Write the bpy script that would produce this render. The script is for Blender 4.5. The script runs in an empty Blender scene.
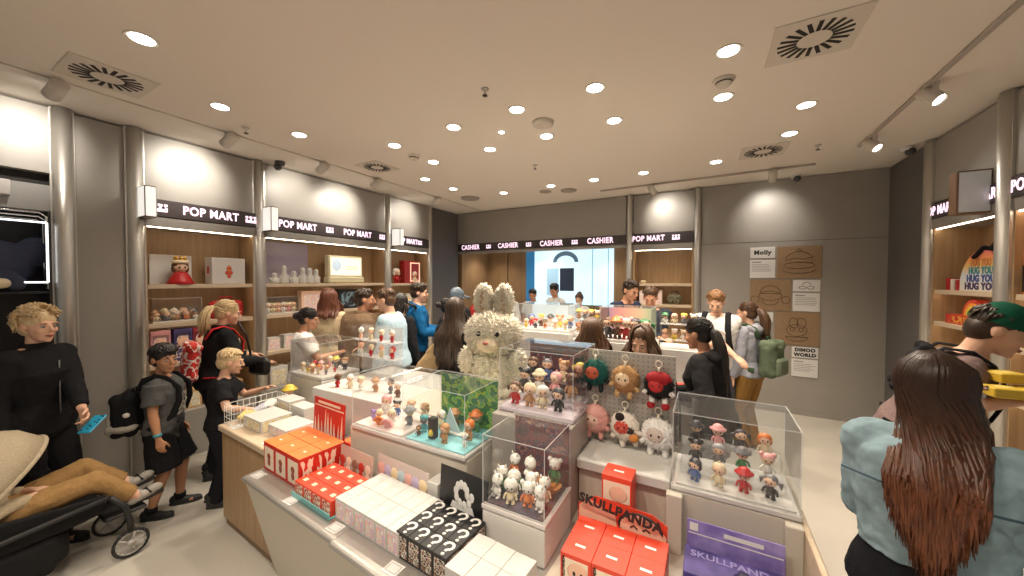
import bpy, bmesh, math, random
from mathutils import Vector, Matrix, noise
R = math.radians
PI = math.pi
random.seed(11)
scn = bpy.context.scene
COL = scn.collection

EXPO, WORLD, LED, SCREEN, LENS, DLE, WALLE = .36, .16, 8., .9, 14., 66., 38.
# ------------------------------------------------------------------ materials
MATS = {}
def mat(name, col=(.5, .5, .5), rough=.5, metal=0., spec=.5, emit=0., ecol=None, sheen=0.):
    if name in MATS:
        return MATS[name]
    m = bpy.data.materials.new(name)
    m.use_nodes = True
    b = m.node_tree.nodes['Principled BSDF']
    b.inputs['Base Color'].default_value = (*col, 1)
    b.inputs['Roughness'].default_value = rough
    b.inputs['Metallic'].default_value = metal
    b.inputs['Specular IOR Level'].default_value = spec
    if sheen:
        b.inputs['Sheen Weight'].default_value = sheen
    if emit:
        b.inputs['Emission Color'].default_value = (*(ecol or col), 1)
        b.inputs['Emission Strength'].default_value = emit
    MATS[name] = m
    return m

def lin(r, g, b):
    f = lambda v: (v / 255 / 12.92) if v <= 10 else ((v / 255 + .055) / 1.055) ** 2.4
    return (f(r), f(g), f(b))

def nodes(m):
    return m.node_tree.nodes, m.node_tree.links, m.node_tree.nodes['Principled BSDF']

def noisy(name, c1, c2, scale=8., rough=.5, stretch=(1, 1, 1), detail=4., lo=.35, hi=.65, bump=0., metal=0., spec=.5, coord='Object'):
    """two tone noise material, colour that belongs to the thing itself"""
    if name in MATS:
        return MATS[name]
    m = mat(name, c1, rough, metal, spec)
    N, L, b = nodes(m)
    tc = N.new('ShaderNodeTexCoord')
    mp = N.new('ShaderNodeMapping')
    mp.inputs['Scale'].default_value = stretch
    nz = N.new('ShaderNodeTexNoise')
    nz.inputs['Scale'].default_value = scale
    nz.inputs['Detail'].default_value = detail
    cr = N.new('ShaderNodeValToRGB')
    cr.color_ramp.elements[0].position = lo
    cr.color_ramp.elements[1].position = hi
    cr.color_ramp.elements[0].color = (*c1, 1)
    cr.color_ramp.elements[1].color = (*c2, 1)
    L.new(tc.outputs[coord], mp.inputs[0])
    L.new(mp.outputs[0], nz.inputs['Vector'])
    L.new(nz.outputs['Fac'], cr.inputs[0])
    L.new(cr.outputs[0], b.inputs['Base Color'])
    if bump:
        bp = N.new('ShaderNodeBump')
        bp.inputs['Strength'].default_value = bump
        bp.inputs['Distance'].default_value = .01
        L.new(nz.outputs['Fac'], bp.inputs['Height'])
        L.new(bp.outputs[0], b.inputs['Normal'])
    return m

def multi(name, cols, scale=20., rough=.4, stretch=(1, 1, 1), detail=2.):
    """printed multi-colour artwork as a procedural blotch pattern"""
    if name in MATS:
        return MATS[name]
    m = mat(name, cols[0], rough)
    N, L, b = nodes(m)
    tc = N.new('ShaderNodeTexCoord')
    mp = N.new('ShaderNodeMapping')
    mp.inputs['Scale'].default_value = stretch
    nz = N.new('ShaderNodeTexNoise')
    nz.inputs['Scale'].default_value = scale
    nz.inputs['Detail'].default_value = detail
    cr = N.new('ShaderNodeValToRGB')
    cr.color_ramp.interpolation = 'CONSTANT'
    els = cr.color_ramp.elements
    n = len(cols)
    els[0].position = 0.
    els[0].color = (*cols[0], 1)
    els[1].position = .30 + .4 * (n - 1) / n
    els[1].color = (*cols[-1], 1)
    for i in range(1, n - 1):
        e = els.new(.30 + .4 * i / n)
        e.color = (*cols[i], 1)
    L.new(tc.outputs['Object'], mp.inputs[0])
    L.new(mp.outputs[0], nz.inputs['Vector'])
    L.new(nz.outputs['Fac'], cr.inputs[0])
    L.new(cr.outputs[0], b.inputs['Base Color'])
    return m

def acrylic(name, tint=(.985, .99, .99), haze=.0, hcol=(.9, .9, .9), ior=1.45, rough=.02):
    if name in MATS:
        return MATS[name]
    m = bpy.data.materials.new(name)
    m.use_nodes = True
    N, L = m.node_tree.nodes, m.node_tree.links
    N.clear()
    out = N.new('ShaderNodeOutputMaterial')
    tr = N.new('ShaderNodeBsdfTransparent')
    tr.inputs[0].default_value = (*tint, 1)
    gl = N.new('ShaderNodeBsdfGlossy')
    gl.inputs['Roughness'].default_value = rough
    lw = N.new('ShaderNodeLayerWeight')
    lw.inputs['Blend'].default_value = .5
    pw = N.new('ShaderNodeMath'); pw.operation = 'POWER'; pw.inputs[1].default_value = 4.5
    ma = N.new('ShaderNodeMath'); ma.operation = 'MULTIPLY_ADD'; ma.inputs[1].default_value = .7; ma.inputs[2].default_value = .025
    mx = N.new('ShaderNodeMixShader')
    L.new(lw.outputs['Facing'], pw.inputs[0])
    L.new(pw.outputs[0], ma.inputs[0])
    L.new(ma.outputs[0], mx.inputs[0])
    L.new(tr.outputs[0], mx.inputs[1])
    L.new(gl.outputs[0], mx.inputs[2])
    last = mx
    if haze:
        df = N.new('ShaderNodeBsdfDiffuse')
        df.inputs[0].default_value = (*hcol, 1)
        m2 = N.new('ShaderNodeMixShader')
        m2.inputs[0].default_value = haze
        L.new(mx.outputs[0], m2.inputs[1])
        L.new(df.outputs[0], m2.inputs[2])
        last = m2
    L.new(last.outputs[0], out.inputs[0])
    MATS[name] = m
    return m

def wood(name, c1, c2, axis='Z', rough=.45, scale=1.):
    st = {'Z': (22, 22, 1.2), 'X': (1.2, 22, 22), 'Y': (22, 1.2, 22)}[axis]
    return noisy(name, c1, c2, scale=1.6 * scale, stretch=st, rough=rough, detail=6, lo=.3, hi=.7)

M_ACR = acrylic('clear_acrylic', haze=.012)
M_EDGE = acrylic('acrylic_edge_painted_glow', haze=.45, hcol=(.95, .97, .97))  # whitish haze stands in for light carried to the sheet edges
M_WHITE = mat('white_satin', (.63, .61, .585), .35)
M_PAPER = mat('white_paper', (.74, .73, .71), .6)
M_BLACK = mat('black_satin', (.012, .012, .013), .4)
M_DARK = mat('dark_grey', (.05, .05, .055), .5)
M_STEEL = mat('brushed_steel', (.62, .60, .56), .42, .9)
M_CHROME = mat('bright_metal', (.8, .8, .8), .15, 1.)
M_GREYPANEL = noisy('grey_wall_panel', (.325, .302, .270), (.34, .316, .284), scale=3, rough=.42)
M_WOOD = wood('oak_veneer', (.36, .225, .115), (.47, .31, .17), 'Z')
M_WOODH = wood('oak_veneer_top', (.55, .43, .30), (.66, .53, .39), 'X')
M_PINKL = mat('sign_letter_white_pink', (.9, .7, .82), .4, emit=1.0, ecol=(1., .72, .88))
M_PAPERINK = mat('black_ink', (.02, .02, .02), .6)

# ------------------------------------------------------------------ mesh builder
class MB:
    def __init__(s):
        s.v, s.f, s.m, s.sm = [], [], [], []
        s.M = None
    def at(s, loc=(0, 0, 0), rz=0, rx=0, ry=0):
        s.M = Matrix.Translation(loc) @ Matrix.Rotation(rz, 4, 'Z') @ Matrix.Rotation(ry, 4, 'Y') @ Matrix.Rotation(rx, 4, 'X')
        return s
    def mx(s, M):
        s.M = M
        return s
    def add(s, vs, fs, mi=0, smooth=False, mis=None):
        o = len(s.v)
        if s.M is not None:
            vs = [s.M @ Vector(v) for v in vs]
        s.v += [tuple(v) for v in vs]
        for k, f in enumerate(fs):
            s.f.append(tuple(i + o for i in f))
            s.m.append(mis[k] if mis else mi)
            s.sm.append(smooth)
        return s
    def box(s, c, d, mi=0, mis=None):
        x, y, z = (q / 2 for q in d)
        vs = [(c[0] + a * x, c[1] + b * y, c[2] + e * z) for a in (-1, 1) for b in (-1, 1) for e in (-1, 1)]
        fs = [(0, 1, 3, 2), (4, 6, 7, 5), (0, 4, 5, 1), (2, 3, 7, 6), (0, 2, 6, 4), (1, 5, 7, 3)]
        return s.add(vs, fs, mi, False, mis)
    def lohi(s, lo, hi, mi=0, mis=None):
        return s.box([(a + b) / 2 for a, b in zip(lo, hi)], [abs(b - a) for a, b in zip(lo, hi)], mi, mis)
    def cbox(s, c, d, b=.004, mi=0):
        h = [q / 2 for q in d]
        b = min(b, min(h) * .9)
        vs, ix = [], {}
        for sx in (-1, 1):
            for sy in (-1, 1):
                for sz in (-1, 1):
                    for a in range(3):
                        p = [sx * (h[0] - b), sy * (h[1] - b), sz * (h[2] - b)]
                        p[a] = (sx, sy, sz)[a] * h[a]
                        ix[(sx, sy, sz, a)] = len(vs)
                        vs.append((c[0] + p[0], c[1] + p[1], c[2] + p[2]))
        fs = []
        for a in range(3):
            for sg in (-1, 1):
                o = [q for q in range(3) if q != a]
                q4 = []
                for u, w in ((-1, -1), (1, -1), (1, 1), (-1, 1)):
                    k = [0, 0, 0]
                    k[a], k[o[0]], k[o[1]] = sg, u, w
                    q4.append(ix[(*k, a)])
                fs.append(tuple(q4))
        for a in range(3):
            o = [q for q in range(3) if q != a]
            for u in (-1, 1):
                for w in (-1, 1):
                    k0, k1 = [0, 0, 0], [0, 0, 0]
                    k0[a], k1[a] = -1, 1
                    k0[o[0]] = k1[o[0]] = u
                    k0[o[1]] = k1[o[1]] = w
                    fs.append((ix[(*k0, o[0])], ix[(*k1, o[0])], ix[(*k1, o[1])], ix[(*k0, o[1])]))
        for sx in (-1, 1):
            for sy in (-1, 1):
                for sz in (-1, 1):
                    fs.append(tuple(ix[(sx, sy, sz, a)] for a in range(3)))
        return s.add(vs, fs, mi)
    def clohi(s, lo, hi, b=.004, mi=0):
        return s.cbox([(a + q) / 2 for a, q in zip(lo, hi)], [abs(q - a) for a, q in zip(lo, hi)], b, mi)
    def loft(s, rings, mi=0, smooth=True, cap=True, close=True):
        """rings: lists of points, same length"""
        n = len(rings[0])
        vs = [p for r in rings for p in r]
        fs = []
        for i in range(len(rings) - 1):
            for j in range(n if close else n - 1):
                k = (j + 1) % n
                fs.append((i * n + j, i * n + k, (i + 1) * n + k, (i + 1) * n + j))
        if cap:
            fs.append(tuple(range(n)))
            fs.append(tuple((len(rings) - 1) * n + j for j in range(n)))
        return s.add(vs, fs, mi, smooth)
    def lathe(s, prof, c=(0, 0, 0), n=16, mi=0, smooth=True, cap=True):
        rings = [[(c[0] + r * math.cos(2 * PI * j / n), c[1] + r * math.sin(2 * PI * j / n), c[2] + z) for j in range(n)] for r, z in prof]
        return s.loft(rings, mi, smooth, cap)
    def tube(s, pts, rad, n=8, mi=0, flat=1., up=None, smooth=True):
        pts = [Vector(p) for p in pts]
        if not hasattr(rad, '__len__'):
            rad = [rad] * len(pts)
        rings, u0 = [], None
        for i, p in enumerate(pts):
            d = (pts[min(i + 1, len(pts) - 1)] - pts[max(i - 1, 0)])
            d = d.normalized() if d.length > 1e-9 else Vector((0, 0, 1))
            a = Vector(up) if up else (u0 or (Vector((0, 0, 1)) if abs(d.z) < .9 else Vector((1, 0, 0))))
            u = a - d * a.dot(d)
            if u.length < 1e-6:
                u = d.orthogonal()
            u.normalize()
            if not up:
                u0 = u
            w = d.cross(u)
            rings.append([p + u * (math.cos(2 * PI * j / n) * rad[i] * flat) + w * (math.sin(2 * PI * j / n) * rad[i]) for j in range(n)])
        return s.loft(rings, mi, smooth, True)
    def cyl(s, a, b, r, r2=None, n=16, mi=0):
        return s.tube([a, b], [r, r if r2 is None else r2], n, mi)
    def ball(s, c, r, n=10, mi=0, rot=None):
        r = (r, r, r) if not hasattr(r, '__len__') else r
        k = max(5, n // 2 + 1)
        rings = []
        for i in range(k + 1):
            t = -PI / 2 + PI * (i + .12 if i == 0 else (i - .12 if i == k else i)) / k
            ring = []
            for j in range(n):
                q = Vector((r[0] * math.cos(t) * math.cos(2 * PI * j / n), r[1] * math.cos(t) * math.sin(2 * PI * j / n), r[2] * math.sin(t)))
                if rot is not None:
                    q = rot @ q
                ring.append(Vector(c) + q)
            rings.append(ring)
        return s.loft(rings, mi, True, True)
    def prism(s, poly, z0, z1, mi=0, axes='XY', mis=None):
        """polygon in a plane pulled along the third axis"""
        def pt(a, b, c):
            return {'XY': (a, b, c), 'XZ': (a, c, b), 'YZ': (c, a, b)}[axes]
        n = len(poly)
        vs = [pt(a, b, z0) for a, b in poly] + [pt(a, b, z1) for a, b in poly]
        fs = [tuple(range(n)), tuple(range(n, 2 * n))] + [(j, (j + 1) % n, n + (j + 1) % n, n + j) for j in range(n)]
        return s.add(vs, fs, mi, False, mis)
    def mesh(s, name):
        me = bpy.data.meshes.new(name)
        me.from_pydata(s.v, [], s.f)
        me.polygons.foreach_set('material_index', s.m)
        me.polygons.foreach_set('use_smooth', s.sm)
        bm = bmesh.new()
        bm.from_mesh(me)
        bmesh.ops.recalc_face_normals(bm, faces=bm.faces)
        bm.to_mesh(me)
        bm.free()
        return me
    def build(s, name, ms, parent=None, loc=None, rz=None):
        me = s.mesh(name)
        for m in (ms if isinstance(ms, (list, tuple)) else [ms]):
            me.materials.append(m)
        return link(name, me, parent, loc, rz)

def link(name, data, parent=None, loc=None, rz=None):
    o = bpy.data.objects.new(name, data)
    COL.objects.link(o)
    if parent is not None:
        o.parent = parent
    if loc is not None:
        o.location = loc
    if rz is not None:
        o.rotation_euler = (0, 0, rz)
    return o

def tag(o, label, cat, group=None):
    o['label'] = label
    o['category'] = cat
    if group:
        o['group'] = group
    return o

def thing(name, label, cat, loc=(0, 0, 0), rz=0, group=None):
    return tag(link(name, None, None, loc, rz), label, cat, group)

def struct(o):
    o['kind'] = 'structure'
    return o

ORD = ['first', 'second', 'third', 'fourth', 'fifth', 'sixth', 'seventh', 'eighth', 'ninth', 'tenth']

_TXT = {}
def text(s, size, parent, loc, rot=(PI / 2, 0, 0), m=None, name='lettering', ext=.0015, bold=0., align='CENTER', sx=1.):
    """lettering as a real mesh"""
    m = m or M_PAPERINK
    key = (s, size, m.name, ext, bold, align)
    if key not in _TXT:
        cu = bpy.data.curves.new('lettering_curve', 'FONT')
        cu.body, cu.size, cu.extrude, cu.offset, cu.space_character = s, size, ext, bold, 1. + bold * 28
        cu.align_x, cu.align_y, cu.resolution_u = align, 'CENTER', 3
        o = bpy.data.objects.new('lettering_curve', cu)
        COL.objects.link(o)
        me = bpy.data.meshes.new_from_object(o.evaluated_get(bpy.context.evaluated_depsgraph_get()))
        bpy.data.objects.remove(o)
        me.materials.clear()
        me.materials.append(m)
        _TXT[key] = me
    o = link(name, _TXT[key], parent, loc)
    o.rotation_euler = rot
    o.scale = (sx, 1, 1)
    return o

def gradx(name, cols, x0, x1, axis='X'):
    m = mat(name, cols[0], .45)
    N, L, b = nodes(m)
    tc = N.new('ShaderNodeTexCoord'); sp = N.new('ShaderNodeSeparateXYZ'); mr = N.new('ShaderNodeMapRange'); cr = N.new('ShaderNodeValToRGB')
    mr.inputs['From Min'].default_value = x0; mr.inputs['From Max'].default_value = x1
    e = cr.color_ramp.elements
    e[0].color = (*cols[0], 1); e[1].color = (*cols[-1], 1)
    for i in range(1, len(cols) - 1):
        q = e.new(i / (len(cols) - 1)); q.color = (*cols[i], 1)
    L.new(tc.outputs['Object'], sp.inputs[0]); L.new(sp.outputs[axis], mr.inputs['Value']); L.new(mr.outputs[0], cr.inputs[0]); L.new(cr.outputs[0], b.inputs['Base Color'])
    return m

class Blob(MB):
    """overlapping closed forms grown together into one continuous skin"""
    def cap(s, a, b, ra, rb=None, n=12):
        rb = ra if rb is None else rb
        s.ball(a, ra, n)
        s.ball(b, rb, n)
        return s.tube([a, b], [ra, rb], n)
    def chain(s, pts, rad, n=12):
        for i in range(len(pts) - 1):
            s.cap(pts[i], pts[i + 1], rad[i], rad[i + 1], n)
        return s
    def sect(s, secs, n=20):
        """closed loft through elliptical sections (centre, half width, half depth[, x axis, y axis])"""
        rings = []
        for q in secs:
            c, ru, rv = Vector(q[0]), q[1], q[2]
            u = Vector(q[3]) if len(q) > 3 else Vector((1, 0, 0))
            v = Vector(q[4]) if len(q) > 4 else Vector((0, 1, 0))
            ring = []
            for j in range(n):
                a = 2 * PI * j / n
                ca, sa = math.cos(a), math.sin(a)
                e = .8
                ring.append(c + u * (ru * math.copysign(abs(ca) ** e, ca)) + v * (rv * math.copysign(abs(sa) ** e, sa)))
            rings.append(ring)
        return s.loft(rings)
    def grow(s, name, m, parent=None, vox=.008, smooth=4, wr=0., wscale=.12, fac=.5):
        o = s.build(name, m, parent)
        r = o.modifiers.new('skin', 'REMESH')
        r.mode = 'VOXEL'
        r.voxel_size = vox
        r.use_smooth_shade = True
        if smooth:
            q = o.modifiers.new('soften', 'SMOOTH')
            q.factor = fac
            q.iterations = smooth
        if wr:
            key = 'folds_%.3f' % wscale
            t = bpy.data.textures.get(key) or bpy.data.textures.new(key, 'CLOUDS')
            t.noise_scale = wscale
            t.noise_depth = 2
            d = o.modifiers.new('folds', 'DISPLACE')
            d.texture = t
            d.strength = wr
            d.mid_level = .5
        return o
# ------------------------------------------------------------------ camera
cd = bpy.data.cameras.new('camera')
cd.sensor_width = 36
cd.lens = 356. / 1024 * 36
cd.clip_start = .05
cam = link('camera', cd)
yaw, pit, rol = R(28.86), R(-1.265), R(.107)
cam.matrix_world = Matrix.Translation((0, 0, 1.9)) @ Matrix.Rotation(yaw, 4, 'Z') @ Matrix.Rotation(PI / 2 + pit, 4, 'X') @ Matrix.Rotation(rol, 4, 'Z')
scn.camera = cam
scn.view_settings.view_transform = 'Standard'
scn.view_settings.look = 'None'
scn.view_settings.exposure = EXPO
scn.view_settings.gamma = 1
scn.view_settings.use_curve_mapping = False
cy = scn.cycles
cy.max_bounces = 10
cy.diffuse_bounces = 4
cy.glossy_bounces = 4
cy.transparent_max_bounces = 40
cy.caustics_reflective = False
cy.caustics_refractive = False
cy.sample_clamp_indirect = 4.
wd = bpy.data.worlds.new('world')
scn.world = wd
wd.use_nodes = True
wd.node_tree.nodes['Background'].inputs[0].default_value = (1., .93, .85, 1)
wd.node_tree.nodes['Background'].inputs[1].default_value = WORLD

# ------------------------------------------------------------------ room shell
CZ, WX, BY, RX = 3.36, -4.85, 6.35, 2.02
M_FLOOR = noisy('floor_screed', (.52, .485, .43), (.58, .545, .48), scale=2.2, rough=.38, detail=8, lo=.3, hi=.7)
M_CEIL = mat('ceiling_paint', (.80, .735, .655), .85, spec=.2)
M_GAP = mat('shadow_gap_black', (.02, .018, .016), .8)
M_DARKPANEL = noisy('dark_wall_panel', (.12, .112, .11), (.13, .12, .118), scale=3, rough=.5)
struct(MB().lohi((-5.4, -2.6, -.1), (2.6, 8.2, 0)).build('floor', M_FLOOR))
c = MB()
c.lohi((-4.18, -2.6, CZ), (2.6, 8.2, CZ + .1))
c.lohi((-5.4, -2.6, CZ), (-4.215, 8.2, CZ + .1))
c.lohi((-4.25, -2.6, CZ + .05), (-4.14, 8.2, CZ + .14), 1)
struct(c.build('ceiling', [M_CEIL, M_GAP]))
# left wall: upper panels, full panels, hidden backing
w = MB()
w.lohi((-5.42, -2.6, 0), (-5.30, BY + 1.6, CZ))
w.lohi((-5.30, -.6, 2.70), (-4.93, BY, CZ), 1)
def lpan(y0, y1, z0, z1, x=WX):
    w.lohi((x - .1, y0, z0), (x, y1, z1), 0)
lpan(-.6, .80, 2.79, CZ - .022)
lpan(1.30, 2.31, 2.70, CZ - .022)
lpan(2.39, 4.32, 2.70, CZ - .022)
lpan(4.40, 5.38, 2.70, CZ - .022)
lpan(.86, 1.235, 0, CZ - .022, WX - .02)
struct(w.build('wall_left', [M_GREYPANEL, M_GAP]))
w = MB().lohi((WX - .12, 5.44, 0), (WX - .02, BY, CZ - .012))
struct(w.build('wall_panel', M_DARKPANEL))
# steel columns on the left wall
ti = 1
def column(x, y, r=.058):
    global ti
    o = MB().lathe([(r, 0), (r, CZ - .03), (r * .9, CZ - .028), (r * .9, CZ)], (x, y, 0), 24).lohi((x - .02, y - .07, .0), (x + .002, y + .07, CZ - .01)).build('trim_%d' % ti, M_STEEL)
    struct(o)
    ti += 1
for y, r in ((.83, .062), (1.268, .058), (2.35, .05), (4.36, .05), (5.41, .05)):
    column(WX + .0, y, r)
# back wall
w = MB()
w.lohi((-4.87, BY, 2.68), (-1.25, BY + .15, CZ - .01))           # lintel over the till opening
w.lohi((-4.87, BY, 2.475), (-1.25, BY + .15, 2.53))
w.lohi((-1.13, BY, 2.69), (-.21, BY + .1, CZ - .02))
w.lohi((-.10, BY, 2.468), (RX, BY + .12, CZ - .006))
w.lohi((-.10, BY, 0), (RX, BY + .12, 2.462))
w.lohi((-.10, BY + .01, 2.4), (RX, BY + .12, 2.5), 1)
w.lohi((-1.25, BY + .36, 0), (RX + .2, BY + .5, CZ), 1)
struct(w.build('wall_back', [M_GREYPANEL, M_GAP]))
struct(MB().lohi((-.10, BY - .012, 0), (RX, BY, .055)).build('baseboard_back', M_GREYPANEL))
column(-1.19, BY - .0, .05)
column(-.155, BY - .0, .052)
# recess behind the till: oak panels and a wall screen
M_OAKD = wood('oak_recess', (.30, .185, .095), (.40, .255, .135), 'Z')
w = MB()
w.lohi((-5.05, BY + .15, 0), (-4.87, 7.75, 2.9))
w.lohi((-4.87, 7.6, 0), (-4.32, 7.75, 2.9))
w.lohi((-4.29, 7.6, 0), (-1.0, 7.75, 2.9))
w.lohi((-4.87, 7.66, 0), (-1.0, 7.76, 2.9), 1)
w.lohi((-1.25, BY + .15, 0), (-1.1, 7.75, 2.9))
w.lohi((-4.9, BY + .15, 2.75), (-1.1, 7.75, 2.9), 2)
struct(w.build('wall_recess', [M_OAKD, M_GAP, M_CEIL]))
# right wall
w = MB()
w.lohi((RX, 5.43, 0), (RX + .12, BY + .1, CZ - .01), 2)
w.lohi((RX + .4, 2.0, 0), (RX + .5, BY, CZ))
w.lohi((RX, 4.33, 2.70), (RX + .1, 5.31, CZ - .025))
w.lohi((RX, 3.0, 2.70), (RX + .1, 4.21, CZ - .025))
w.lohi((RX + .1, 3.0, 2.70), (RX + .35, BY, CZ), 1)
struct(w.build('wall_right', [M_GREYPANEL, M_GAP, M_DARKPANEL]))
column(RX, 5.37, .058)
column(RX, 4.27, .06)
struct(MB().lohi((WX - .02, .89, 0), (WX - .005, 1.21, .08)).build('baseboard_left', M_GREYPANEL))

# ------------------------------------------------------------------ wall shelving units and sign bands
def emblem(parent, x, z, s=.09, y=-.004):
    """three topped crown emblem"""
    h = s * .85
    m = MB()
    W = s * .62
    pts = [(-W, -.5), (W, -.5), (W, .05), (W * .78, .05), (W * .78, .22), (W, .22), (W, .5), (W * .52, .5), (W * .52, .22), (W * .66, .22), (W * .66, -.12), (W * .16, -.12), (W * .16, .22), (W * .3, .22), (W * .3, .5),
           (-W * .3, .5), (-W * .3, .22), (-W * .16, .22), (-W * .16, -.12), (-W * .66, -.12), (-W * .66, .22), (-W * .52, .22), (-W * .52, .5), (-W, .5), (-W, .22), (-W * .78, .22), (-W * .78, .05), (-W, .05)]
    m.prism([(x + a, z + b * h) for a, b in pts], y, y + .004, axes='XZ')
    return m.build('emblem', M_PINKL, parent)

M_BAND = mat('sign_band_plum_black', (.055, .042, .042), .45)
def sign_band(label, loc, rz, x0, x1, z0, z1, texts, emblems, size=.125):
    t = thing('sign_band', label, 'sign', loc, rz, 'illuminated sign bands')
    MB().clohi((x0, -.018, z0), (x1, .03, z1), .003).build('band', M_BAND, t)
    zc = (z0 + z1) / 2
    for s, x in texts:
        text(s, size, t, (x, -.0195, zc), m=M_PINKL, bold=.0032, sx=.80)
    for x in emblems:
        emblem(t, x, zc, .09, -.0225)
    return t

M_STRIP = mat('led_strip', (1, .9, .75), .5, emit=LED, ecol=(1., .82, .6))
def shelf_unit(label, loc, rz, x0, x1, shelves, depth=.36, z0=.5, ztop=2.43, hide=False, led=True, group='wall shelving units'):
    t = thing('wall_shelf_unit', label, 'shelf unit', loc, rz, group)
    MB().lohi((x0, depth - .02, z0), (x1, depth, ztop + .05)).build('back_panel', M_WOOD, t)
    for x in (x0, x1):
        s = 1 if x == x0 else -1
        MB().lohi((x, .0, z0), (x + s * .025, depth - .02, ztop + .05)).build('side_panel', M_WOOD, t)
    MB().clohi((x0, -.006, ztop), (x1, depth, ztop + .10), .004).build('header', M_GREYPANEL, t)
    MB().clohi((x0, -.006, 0), (x1, depth, z0), .004).build('plinth', M_GREYPANEL, t)
    for z in shelves:
        sh = MB().clohi((x0 + .026, .012, z - .028), (x1 - .026, depth - .021, z), .003).lohi((x0 + .026, .012, z - .042), (x1 - .026, .018, z - .026)).build('shelf', M_WOODH, t)
        if led:
            MB().lohi((x0 + .04, .022, z - .032), (x1 - .04, .030, z - .028)).build('light_strip', M_STRIP, sh)
    if led:
        MB().lohi((x0 + .03, .012, ztop - .008), (x1 - .03, .028, ztop)).build('light_strip', M_STRIP, t)
    return t
LW = (WX, 0, 0)
shelf_unit('oak wall shelf unit behind the boy, with crowned doll and red case', LW, PI / 2, 1.32, 2.30, (1.85, 1.45, 1.03))
shelf_unit('widest oak wall shelf unit with white figurines on its top shelf', LW, PI / 2, 2.39, 4.32, (1.85, 1.45, .985))
shelf_unit('narrow oak wall shelf unit nearest the back corner with red frame box', LW, PI / 2, 4.405, 5.36, (1.84, 1.44, 1.0))
shelf_unit('oak wall shelf unit in the back wall holding a camouflage bag', (0, BY, 0), 0, -1.13, -.21, (1.85, 1.5), ztop=2.41, depth=.34)
shelf_unit('oak wall shelf unit on the wall with the rainbow dome', (RX, 0, 0), -PI / 2, -5.31, -4.33, (1.81, 1.49, 1.1), depth=.36)
shelf_unit('oak wall shelf unit past the steel column, at the edge of view', (RX, 0, 0), -PI / 2, -4.21, -3.2, (1.80, 1.4, 1.0), depth=.36)
sign_band('dark sign band over the shelf unit with the crowned doll', LW, PI / 2, 1.32, 2.305, 2.535, 2.705, [('POP MART', 1.87)], [1.44, 2.25])
sign_band('long dark sign band over the shelves with white figurines', LW, PI / 2, 2.39, 4.32, 2.535, 2.71, [('POP MART', 2.82), ('POP MART', 3.75)], [3.27, 4.22])
sign_band('short dark sign band over the narrow shelves with red frame box', LW, PI / 2, 4.405, 5.37, 2.525, 2.69, [('POP MART', 4.80)], [5.115])
sign_band('dark cashier sign band across the till opening', (0, BY, 0), 0, -4.85, -1.25, 2.525, 2.685, [('CASHIER', -4.52), ('CASHIER', -3.59), ('CASHIER', -2.64), ('CASHIER', -1.70)], [-4.055, -3.117, -2.17], .14)
sign_band('dark sign band over the back wall shelves with the camouflage bag', (0, BY, 0), 0, -1.13, -.21, 2.51, 2.69, [('POP MART', -.89)], [-.466])
sign_band('dark sign band above the rainbow dome shelf', (RX, 0, 0), -PI / 2, -5.31, -4.33, 2.53, 2.685, [('POP MART', -5.17), ('POP MART', -4.55)], [])
sign_band('dark sign band cut off by the edge of view', (RX, 0, 0), -PI / 2, -4.21, -3.2, 2.53, 2.69, [('POP MART', -3.95), ('POP MART', -3.45)], [])

# blade signs standing out from the columns
def blade(label, loc, rz, w, h, d, face=1.2):
    t = thing('blade_sign', label, 'sign', loc, rz)
    MB().clohi((-w / 2, -d / 2, 0), (w / 2, d / 2, h), .006).build('casing', mat('bronze_metal', (.20, .15, .115), .35, .8), t)
    mf = mat('backlit_panel', (.8, .79, .76), .5, emit=face, ecol=(1, .96, .88))
    for s in (-1, 1):
        MB().lohi((-w / 2 + .008, s * (d / 2 + .001) - .001, .012), (w / 2 - .008, s * (d / 2 + .001) + .001, h - .012)).build('light_panel', mf, t)
    MB().lohi((w / 2, -d / 2 + .007, .012), (w / 2 + .002, d / 2 - .007, h - .012)).build('light_panel', mf, t)
    return t
blade('backlit blade sign on the column beside the crowned doll shelves', (WX + .12, 1.315, 2.49), 0, .2, .30, .085, .6)
blade('backlit blade sign on the column before the white figurines', (WX + .12, 2.415, 2.49), 0, .2, .30, .085, .6)
blade('backlit blade sign on the column before the red frame box', (WX + .12, 4.47, 2.485), 0, .2, .30, .085, .6)
b = thing('box_sign', 'square wood-framed box sign with pale glass face above the rainbow dome', 'sign', (RX - .10, 4.50, 2.46), 0)
MB().clohi((-.10, -.06, 0), (.10, .06, .36), .006).build('casing', wood('walnut_frame', (.16, .09, .05), (.22, .125, .07), 'Z'), b)
MB().lohi((-.088, -.0625, .014), (.088, -.0605, .346)).build('face', mat('pale_sign_face', (.5, .49, .46), .25, emit=.12), b)
MB().lohi((-.088, .0605, .014), (.088, .0625, .346)).build('face', mat('pale_sign_face'), b)

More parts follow.
